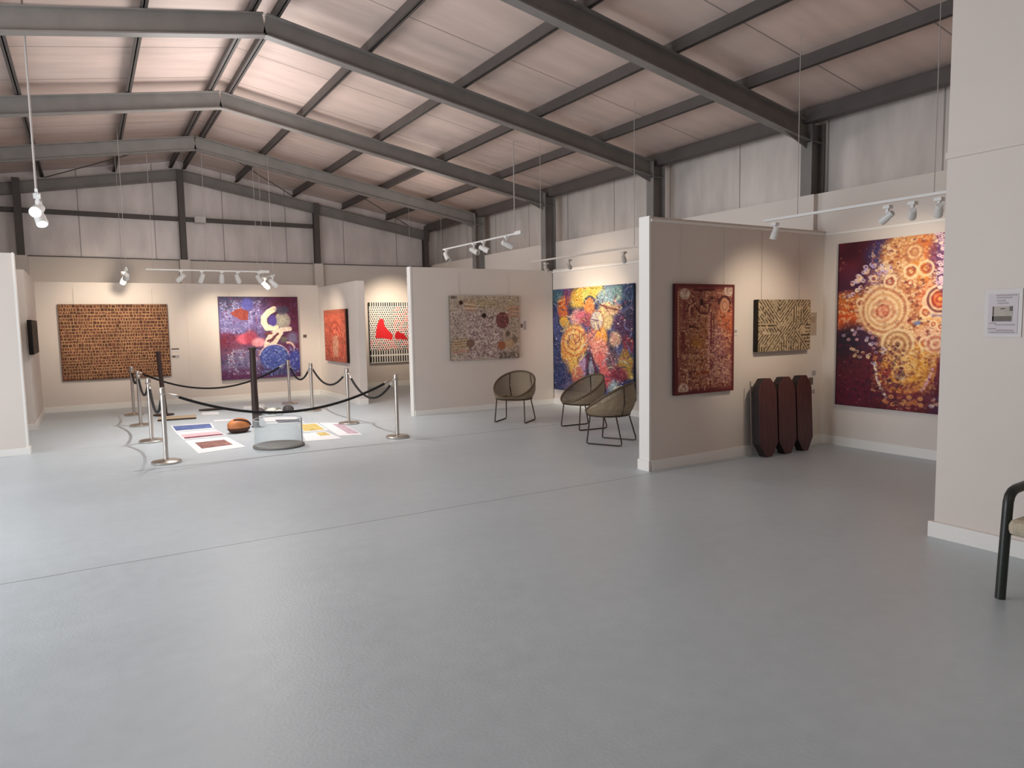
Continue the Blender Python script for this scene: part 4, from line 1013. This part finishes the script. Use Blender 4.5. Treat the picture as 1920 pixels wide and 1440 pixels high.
# lumps near the thick pole
LUMP = [((2.50, 12.62), 0.075, 'dark grey lump beside the thick dark pole', (92, 86, 88)), ((2.60, 13.0), 0.085, 'large pale grey lump at back of the pile', (176, 172, 170)), ((2.70, 12.60), 0.07, 'cream white lump in middle of the pile', (232, 230, 216)),
        ((2.79, 12.42), 0.055, 'small white lump at front of the pile', (222, 222, 218)), ((2.83, 12.80), 0.055, 'greenish grey lump right of the cream lump', (140, 142, 134)), ((3.03, 12.74), 0.07, 'dark mottled lump at right end of the pile', (78, 72, 74))]
for k, ((x, y), r, lb, col) in enumerate(LUMP):
    r *= 1.12
    bm = bmesh.new(); bmesh.ops.create_icosphere(bm, subdivisions=3, radius=1)
    ph = random.random() * 9
    for v in bm.verts:
        d = v.co.normalized(); f = 1 + 0.10 * math.sin(3 * d.x + ph) + 0.09 * math.sin(4 * d.y + 2 * ph) + 0.06 * math.sin(5 * d.z + ph)
        v.co = Vector((d.x * r * 1.2 * f, d.y * r * f, max(0.0, r * 0.72 + d.z * r * 0.8 * f)))
    tag(link('stone', bm, mat('lump %d' % k, col, 0.7, noise=0.35, nscale=18), None, True, loc=(x, y, 0)), lb, 'stone', 'grey and white lumps on the floor')

# ------------------------------------------------------------------ maroon slabs
SLAB = mat('maroon slab face', (82, 47, 48), 0.55, noise=0.22, nscale=6, stretch=(4, 4, 1))
SLABD = mat('dark slab edge', (40, 28, 30), 0.6)
ROD = mat('thin grey rod', (122, 108, 100), 0.4, 0.5)
for (x, w, lb) in ((6.41, 0.30, 'maroon slab leaning left of its two neighbours'), (6.735, 0.30, 'maroon slab in the middle of the three leaning slabs'), (7.045, 0.27, 'maroon slab at right of the three, under the pale label')):
    t = thing('maroon_slab', lb, 'sculpture', (x, 5.13, 0), 0, 'maroon slabs leaning on the front partition')
    M_ = Matrix.Rotation(-0.05, 4, 'X')
    h = 0.875; hw = w / 2; s = 0.32
    poly = [(-hw * s, 0.0), (hw * s, 0.0), (hw, 0.15), (hw * 0.98, h - 0.15), (hw * 0.8, h - 0.075), (hw * s, h), (-hw * s, h), (-hw * 0.8, h - 0.075), (-hw * 0.98, h - 0.15), (-hw, 0.15)]
    bm = bmesh.new(); prism(bm, poly, -0.084, -0.078, M_); link('face', bm, SLAB, t)
    bm = bmesh.new(); prism(bm, [(a * 0.995, min(max(b, 0.0012), h - 0.0012)) for a, b in poly], -0.0785, 0.012, M_); link('body', bm, SLABD, t)
    for sx in (-1, 1):
        bm = bmesh.new(); tube(bm, [(sx * (hw + 0.008), 0.03, 0.0), (sx * (hw + 0.008), 0.062, h - 0.03)], 0.006, 6); link('support_rod', bm, ROD, t)

# ------------------------------------------------------------------ wicker chairs
def mat_wicker():
    m = bpy.data.materials.new('open woven cane'); m.use_nodes = True; nt = m.node_tree; N = nt.nodes; Lk = nt.links
    b = N['Principled BSDF']; b.inputs['Roughness'].default_value = 0.7
    uv = N.new('ShaderNodeUVMap'); uv.uv_map = 'UVMap'
    sp = N.new('ShaderNodeSeparateXYZ'); Lk.new(uv.outputs['UV'], sp.inputs[0])
    def wave(sock, k):
        a = N.new('ShaderNodeMath'); a.operation = 'MULTIPLY'; a.inputs[1].default_value = k; Lk.new(sock, a.inputs[0])
        f = N.new('ShaderNodeMath'); f.operation = 'FRACT'; Lk.new(a.outputs[0], f.inputs[0])
        return f.outputs[0]
    wu, wv = wave(sp.outputs['X'], 110), wave(sp.outputs['Y'], 36)
    gu = N.new('ShaderNodeMath'); gu.operation = 'GREATER_THAN'; gu.inputs[1].default_value = 0.62; Lk.new(wu, gu.inputs[0])
    gv = N.new('ShaderNodeMath'); gv.operation = 'GREATER_THAN'; gv.inputs[1].default_value = 0.60; Lk.new(wv, gv.inputs[0])
    hole = N.new('ShaderNodeMath'); hole.operation = 'MULTIPLY'; Lk.new(gu.outputs[0], hole.inputs[0]); Lk.new(gv.outputs[0], hole.inputs[1])
    n = N.new('ShaderNodeTexNoise'); n.inputs['Scale'].default_value = 40; 
    cr = N.new('ShaderNodeValToRGB'); cr.color_ramp.elements[0].color = L(112, 96, 74); cr.color_ramp.elements[1].color = L(156, 138, 112)
    Lk.new(n.outputs['Fac'], cr.inputs['Fac']); Lk.new(cr.outputs['Color'], b.inputs['Base Color'])
    tr = N.new('ShaderNodeBsdfTransparent'); mx = N.new('ShaderNodeMixShader')
    Lk.new(hole.outputs[0], mx.inputs['Fac']); Lk.new(b.outputs[0], mx.inputs[1]); Lk.new(tr.outputs[0], mx.inputs[2])
    Lk.new(mx.outputs[0], N['Material Output'].inputs['Surface'])
    return m
WICK = mat_wicker()
RIM = mat('brown cane rim', (98, 80, 60), 0.6)
LEG = mat('dark bronze leg', (62, 48, 38), 0.45, 0.3)
def make_wicker(label):
    t = thing('wicker_chair', label, 'chair', group='wicker tub chairs with wire legs')
    n = 56
    def rim(a):   # a=0 back, pi = front
        c = (1 + math.cos(a)) / 2
        wx = 0.335 * (1 - 0.08 * (1 - c))
        return Vector((wx * math.sin(a), -0.02 + 0.30 * math.cos(a), 0.392 + 0.375 * c))
    def bot(a):
        return Vector((0.285 * math.sin(a), -0.035 + 0.265 * math.cos(a), 0.374))
    bm = bmesh.new(); uvl = bm.loops.layers.uv.new('UVMap')
    rows = 9; grid = []
    for r in range(rows + 1):
        s = r / rows; ring = []
        for k in range(n):
            a = 2 * PI * k / n
            p = bot(a).lerp(rim(a), s); o = math.sin(s * PI) * 0.045
            d = Vector((math.sin(a), math.cos(a), 0)); p += d * o * (0.5 + 0.5 * math.cos(a)) + Vector((0, 0, -0.035 * math.sin(s * PI) * (1 + math.cos(a)) / 2))
            ring.append(bm.verts.new(p))
        grid.append(ring)
    for r in range(rows):
        for k in range(n):
            f = bm.faces.new((grid[r][k], grid[r][(k + 1) % n], grid[r + 1][(k + 1) % n], grid[r + 1][k]))
            for lp, (uu, vv) in zip(f.loops, ((k / n, r / rows), ((k + 1) / n, r / rows), ((k + 1) / n, (r + 1) / rows), (k / n, (r + 1) / rows))): lp[uvl].uv = (uu, vv)
    o = link('shell', bm, WICK, t, True)
    bm = bmesh.new(); uvl = bm.loops.layers.uv.new('UVMap')
    c = bm.verts.new((0, -0.05, 0.366)); rg = [bm.verts.new(bot(2 * PI * k / n)) for k in range(n)]
    for k in range(n):
        f = bm.faces.new((c, rg[k], rg[(k + 1) % n]))
        for lp in f.loops: lp[uvl].uv = (lp.vert.co.x * 0.6, lp.vert.co.y * 1.2)
    link('seat', bm, WICK, t, True)
    bm = bmesh.new(); tube(bm, [rim(2 * PI * k / n) for k in range(n)], 0.015, 8, closed=True); link('rim', bm, RIM, t, True)
    bm = bmesh.new(); tube(bm, [bot(2 * PI * k / n) + Vector((0, 0, -0.01)) for k in range(n)], 0.010, 8, closed=True); link('seat_ring', bm, LEG, t, True)
    for sx in (-1, 1):
        p = [(sx * 0.225, -0.19, 0.372), (sx * 0.245, -0.225, 0.05), (sx * 0.246, -0.228, 0.018), (sx * 0.246, -0.20, 0.009), (sx * 0.246, 0.20, 0.009), (sx * 0.246, 0.235, 0.018), (sx * 0.243, 0.235, 0.05), (sx * 0.205, 0.145, 0.385), (sx * 0.20, 0.24, 0.655)]
        bm = bmesh.new(); tube(bm, p[:8], 0.0095, 8); link('sled_leg', bm, LEG, t, True)
    for sx in (-1, 1):
        a = 0.55 * sx
        bm = bmesh.new(); q = [bot(a * 0.9), bot(a).lerp(rim(a), 0.5) + Vector((math.sin(a), math.cos(a), 0)) * 0.052 + Vector((0, 0, -0.02)), rim(a)]
        tube(bm, q, 0.009, 8); link('back_stay', bm, LEG, t, True)
    return t
def ch_rot(bx_, by_):  # direction of the back
    return math.atan2(by_, bx_) - PI / 2
w0 = make_wicker('wicker tub chair alone in front of the middle partition'); w0.location = (5.65, 9.21, 0); w0.rotation_euler = (0, 0, ch_rot(0.8, 0.6))
copy_thing(w0, (6.09, 8.03, 0), ch_rot(1.0, -0.08), 'wicker tub chair in the middle, partly behind the nearest one')
copy_thing(w0, (5.62, 6.83, 0), ch_rot(0.47, -0.88), 'wicker tub chair nearest the front partition, its back to us')

# ------------------------------------------------------------------ armchair at the right edge
GT = mat('black green tube', (38, 42, 38), 0.35)
FAB = mat('beige upholstery', (196, 184, 162), 0.9, noise=0.15, nscale=60, bump=0.3, bscale=250)
t = thing('tube_armchair', 'black tubular armchair with beige seat cut by the right edge', 'chair', (4.50, 1.48, 0), -PI / 2 )
def arc(pts): return pts
for sx in (-1, 1):   # local: front = -y
    x = sx * 0.29
    bm = bmesh.new()
    P = [(x, -0.325, 0.0), (x, -0.31, 0.2), (x, -0.287, 0.48), (x, -0.282, 0.53), (x, -0.268, 0.562), (x, -0.24, 0.583), (x, -0.20, 0.592), (x, 0.0, 0.60), (x, 0.22, 0.61), (x, 0.26, 0.60), (x, 0.285, 0.57), (x, 0.295, 0.52), (x, 0.325, 0.25), (x, 0.35, 0.0)]
    tube(bm, P, 0.0255, 14); link('side_frame', bm, GT, t, True)
bm = bmesh.new(); tube(bm, [(-0.29, -0.24, 0.355), (0.29, -0.24, 0.355)], 0.014, 10); link('cross_bar', bm, GT, t, True)
bm = bmesh.new(); tube(bm, [(-0.29, 0.27, 0.33), (0.29, 0.27, 0.33)], 0.014, 10); link('cross_bar', bm, GT, t, True)
bm = bmesh.new(); bx(bm, -0.262, 0.262, -0.365, 0.22, 0.365, 0.455); o = link('seat', bm, FAB, t, bevel=0.035)
bm = bmesh.new(); bx(bm, -0.262, 0.262, 0.0, 0.07, 0.0, 0.46, Matrix.Translation((0, 0.17, 0.46)) @ Matrix.Rotation(-0.22, 4, 'X')); link('backrest', bm, FAB, t, bevel=0.03)

# ------------------------------------------------------------------ track lights
def spot(parent, p, tgt, lit=True, m=FIX, size=1.0, power=0.0, cone=50, col=(1.0, 0.84, 0.64), blend=0.85):
    """adapter drop and a cylinder head pointing from p to tgt, local coordinates"""
    p = Vector(p); d = (Vector(tgt) - p).normalized()
    rot = d.to_track_quat('Z', 'Y').to_matrix().to_4x4()
    M_ = Matrix.Translation(p) @ rot
    bm = bmesh.new(); r = 0.042 * size; l = 0.16 * size
    lathe(bm, [(0, -l * 0.45), (r * 0.7, -l * 0.45), (r * 0.85, -l * 0.38), (r * 0.85, 0), (r, 0.01), (r, l * 0.55), (r * 0.9, l * 0.55), (r * 0.86, l * 0.42), (0, l * 0.42)], 20, M_)
    bx(bm, p.x - 0.012, p.x + 0.012, p.y - 0.012, p.y + 0.012, p.z, p.z + 0.115 * size); bx(bm, p.x - 0.03, p.x + 0.03, p.y - 0.03, p.y + 0.03, p.z + 0.085 * size, p.z + 0.12 * size)
    h = link('spot_head', bm, m, parent, True)
    bm = bmesh.new(); lathe(bm, [(0, l * 0.44), (r * 0.84, l * 0.44), (r * 0.84, l * 0.48), (0, l * 0.50)], 18, M_)
    link('lens', bm, LENS if lit else LENSOFF, h, True)
    if power > 0:
        ld = bpy.data.lights.new('spot_lamp', 'SPOT'); ld.energy = power; ld.color = col; ld.spot_size = math.radians(cone); ld.spot_blend = 1.0; ld.shadow_soft_size = 0.04
        lo = bpy.data.objects.new('spot_lamp', ld); COL.objects.link(lo)
        pl = parent.matrix_basis @ (p + d * (l * 0.62))
        wd = (parent.matrix_basis.to_3x3() @ d)
        lo.location = pl; lo.rotation_euler = wd.to_track_quat('-Z', 'Y').to_euler()
    return h

def track(name, label, a, b, cables, heads, m=FIX, railm=None, cr_=0.004, hs=1.15):
    """a,b world ends of the rail"""
    a = Vector(a); b = Vector(b); c = (a + b) / 2
    t = thing(name, label, 'light', c, group='ceiling-hung track lights')
    bm = bmesh.new(); d = (b - a); ang = math.atan2(d.y, d.x); l = d.length / 2
    bx(bm, -l, l, -0.013, 0.013, -0.012, 0.012, Matrix.Rotation(ang, 4, 'Z')); link('rail', bm, railm or m, t)
    bm = bmesh.new(); bx(bm, -0.09, 0.09, -0.026, 0.026, -0.024, 0.03, Matrix.Translation(b - c) @ Matrix.Rotation(ang, 4, 'Z')); link('feed_box', bm, m, t)
    for s in cables:
        p = a.lerp(b, s); zt = zroof(p.x, 5.06)
        bm = bmesh.new(); tube(bm, [p - c + Vector((0, 0, 0.012)), (p.x - c.x, p.y - c.y, zt - c.z)], cr_, 6); link('suspension_cable', bm, CABLE, t)
    for (s, tgt, lit, pw, cone) in heads:
        p = a.lerp(b, s) - Vector((0, 0, 0.135)); spot(t, p - c, Vector(tgt) - c, lit, m, hs, pw, cone)
    return t
PWR = 1.12
# gable track over the blue painting
track('track_light', 'long white track light in front of the blue painting', (0.98, 14.2, 2.60), (3.03, 14.2, 2.60), (0.06, 0.5, 0.94),
      [(0.28, (0.3, 15.5, 1.2), False, 0, 50), (0.45, (1.6, 15.5, 1.4), True, 0, 50), (0.62, (2.4, 15.5, 1.4), True, 70 * PWR, 75), (0.76, (3.2, 15.5, 1.3), True, 90 * PWR, 80), (0.95, (3.9, 15.5, 1.5), True, 60 * PWR, 75), ])
# track above the red painting, seen end-on
track('track_light', 'short white track light near the far alcove corner', (3.08, 13.6, 2.50), (3.08, 14.6, 2.50), (0.1, 0.9), [(0.15, (4.42, 14.4, 1.3), True, 70 * PWR, 80), (0.8, (4.42, 15.1, 1.2), False, 0, 50)])
# track over the brown painting, seen end-on
track('track_light', 'white track light in front of the brown block painting', (0.63, 13.3, 2.55), (0.63, 14.7, 2.55), (0.05, 0.95), [(0.10, (0.49, 15.46, 1.75), True, 130 * PWR, 78), (0.6, (0.2, 15.46, 1.3), False, 0, 50)])
# near left track with two bright heads
track('track_light', 'white track light with two glaring heads at upper left', (-0.33, 8.2, 2.86), (-0.37, 10.0, 2.92), (0.03,), [(0.12, (-0.75, 6.2, 1.9), True, 0, 50), (0.45, (0.0, 8.0, 1.2), True, 0, 50), (0.6, (0.5, 15.0, 1.2), False, 60 * PWR, 60)], cr_=0.011, hs=1.3)
# track in front of the middle partition
track('track_light', 'white track light hung before the middle partition', (5.86, 12.05, 2.93), (5.86, 9.35, 2.93), (0.955,), [(0.05, (6.0, 10.75, 1.4), False, 0, 50), (0.45, (6.6, 9.0, 1.9), False, 0, 50), (0.58, (7.0, 9.0, 1.9), False, 0, 50), (0.86, (7.46, 9.55, 2.2), True, 45 * PWR, 75)], cr_=0.009)
track('track_light', 'pale track light along the far right bay above the chairs', (6.1, 9.35, 2.49), (6.1, 6.75, 2.49), (0.1, 0.93), [(0.15, (7.46, 9.7, 1.3), False, 70 * PWR, 80), (0.38, (7.46, 9.4, 1.5), False, 60 * PWR, 80), (0.85, (7.46, 8.3, 1.2), False, 0, 50)], hs=0.75, m=mat('wall-coloured lamp housing', (200, 190, 181), 0.5))
# near right bay track
track('track_light', 'white track light in the near right bay before the largest painting', (6.15, 4.95, 2.56), (6.15, 2.75, 2.56), (0.18, 0.78), [(0.06, (6.0, 5.25, 1.0), False, 0, 80), (0.60, (6.45, 5.25, 1.45), True, 80 * PWR, 64), (0.70, (7.66, 4.3, 1.75), False, 88 * PWR, 70), (0.80, (7.66, 4.1, 1.3), False, 0, 50)], hs=0.82)
# black spot in the alcove
track('track_light', 'black track light in the far alcove above the dotted painting', (6.30, 14.9, 2.62), (7.3, 14.9, 2.62), (0.1, 0.9), [(0.08, (6.5, 16.4, 1.7), False, 130 * PWR, 85)], m=FIXB)
# speaker-sized box on the gable girt
bm = bmesh.new(); bx(bm, -0.11, 0.11, -0.08, 0.0, 0, 0.14)
bo = link('wall_box', bm, mat('white plastic box', (206, 200, 196), 0.5), None, bevel=0.008, loc=(2.22, YG - 0.16, 3.77)); tag(bo, 'small white box fixed on the gable girt beside the post', 'box')

# ------------------------------------------------------------------ daylight and added fill light
def area(name, loc, rot, sx, sy, power, col):
    ld = bpy.data.lights.new(name, 'AREA'); ld.shape = 'RECTANGLE'; ld.size = sx; ld.size_y = sy; ld.energy = power; ld.color = col
    o = bpy.data.objects.new(name, ld); COL.objects.link(o); o.location = loc; o.rotation_euler = rot
    return o
area('daylight', (XL - 0.25, (D0 + D1) / 2, DH / 2 + 0.02), (0, -PI / 2, 0), DH - 0.1, D1 - D0 - 0.1, 330, (0.90, 0.95, 1.0))
def point(name, loc, power, col, r=0.12):
    ld = bpy.data.lights.new(name, 'POINT'); ld.energy = power; ld.color = col; ld.shadow_soft_size = r
    o = bpy.data.objects.new(name, ld); COL.objects.link(o); o.location = loc; return o
hb = bpy.data.lights.new('high_bay_lamp', 'SPOT'); hb.energy = 570; hb.color = (1.0, 0.95, 0.90); hb.spot_size = math.radians(92); hb.spot_blend = 0.9; hb.shadow_soft_size = 0.05
ho = bpy.data.objects.new('high_bay_lamp', hb); COL.objects.link(ho); ho.location = (2.05, 11.3, 4.35)
point('fill_light', (1.9, 10.6, 3.5), 150, (1.0, 0.95, 0.92), 0.8)  # this and the points below are added soft fill, no fixtures there
point('fill_light', (0.2, 6.0, 3.3), 85, (1.0, 0.96, 0.93), 0.8)
point('fill_light', (1.2, -2.0, 3.4), 38, (1.0, 0.96, 0.93), 0.8)
point('fill_light', (5.6, 12.6, 3.3), 22, (1.0, 0.9, 0.84), 0.5)
w = bpy.data.worlds.new('sky'); S.world = w; w.use_nodes = True
bg = w.node_tree.nodes['Background']; bg.inputs['Color'].default_value = (0.80, 0.88, 1.0, 1); bg.inputs['Strength'].default_value = 1.0

# ------------------------------------------------------------------ camera
YAW, PITCH, ROLL = math.radians(31.317), math.radians(5.02), math.radians(-0.974)
cy, sy = math.cos(YAW), math.sin(YAW); cp, sp = math.cos(PITCH), math.sin(PITCH); cr, sr = math.cos(ROLL), math.sin(ROLL)
fw = Vector((sy, cy, 0)); rt = Vector((cy, -sy, 0)); up = Vector((0, 0, 1))
f2 = fw * cp - up * sp; u2 = up * cp + fw * sp
r2 = rt * cr + u2 * sr; u3 = u2 * cr - rt * sr
cam = bpy.data.cameras.new('camera'); co = bpy.data.objects.new('camera', cam); COL.objects.link(co)
cam.sensor_width = 36.0; cam.lens = 1305.0 / 1920.0 * 36.0; cam.shift_y = -2.0 / 1920.0; cam.clip_start = 0.05
m4 = Matrix(((r2.x, u3.x, -f2.x, 0), (r2.y, u3.y, -f2.y, 0), (r2.z, u3.z, -f2.z, 1.55), (0, 0, 0, 1)))
co.matrix_world = m4
S.camera = co
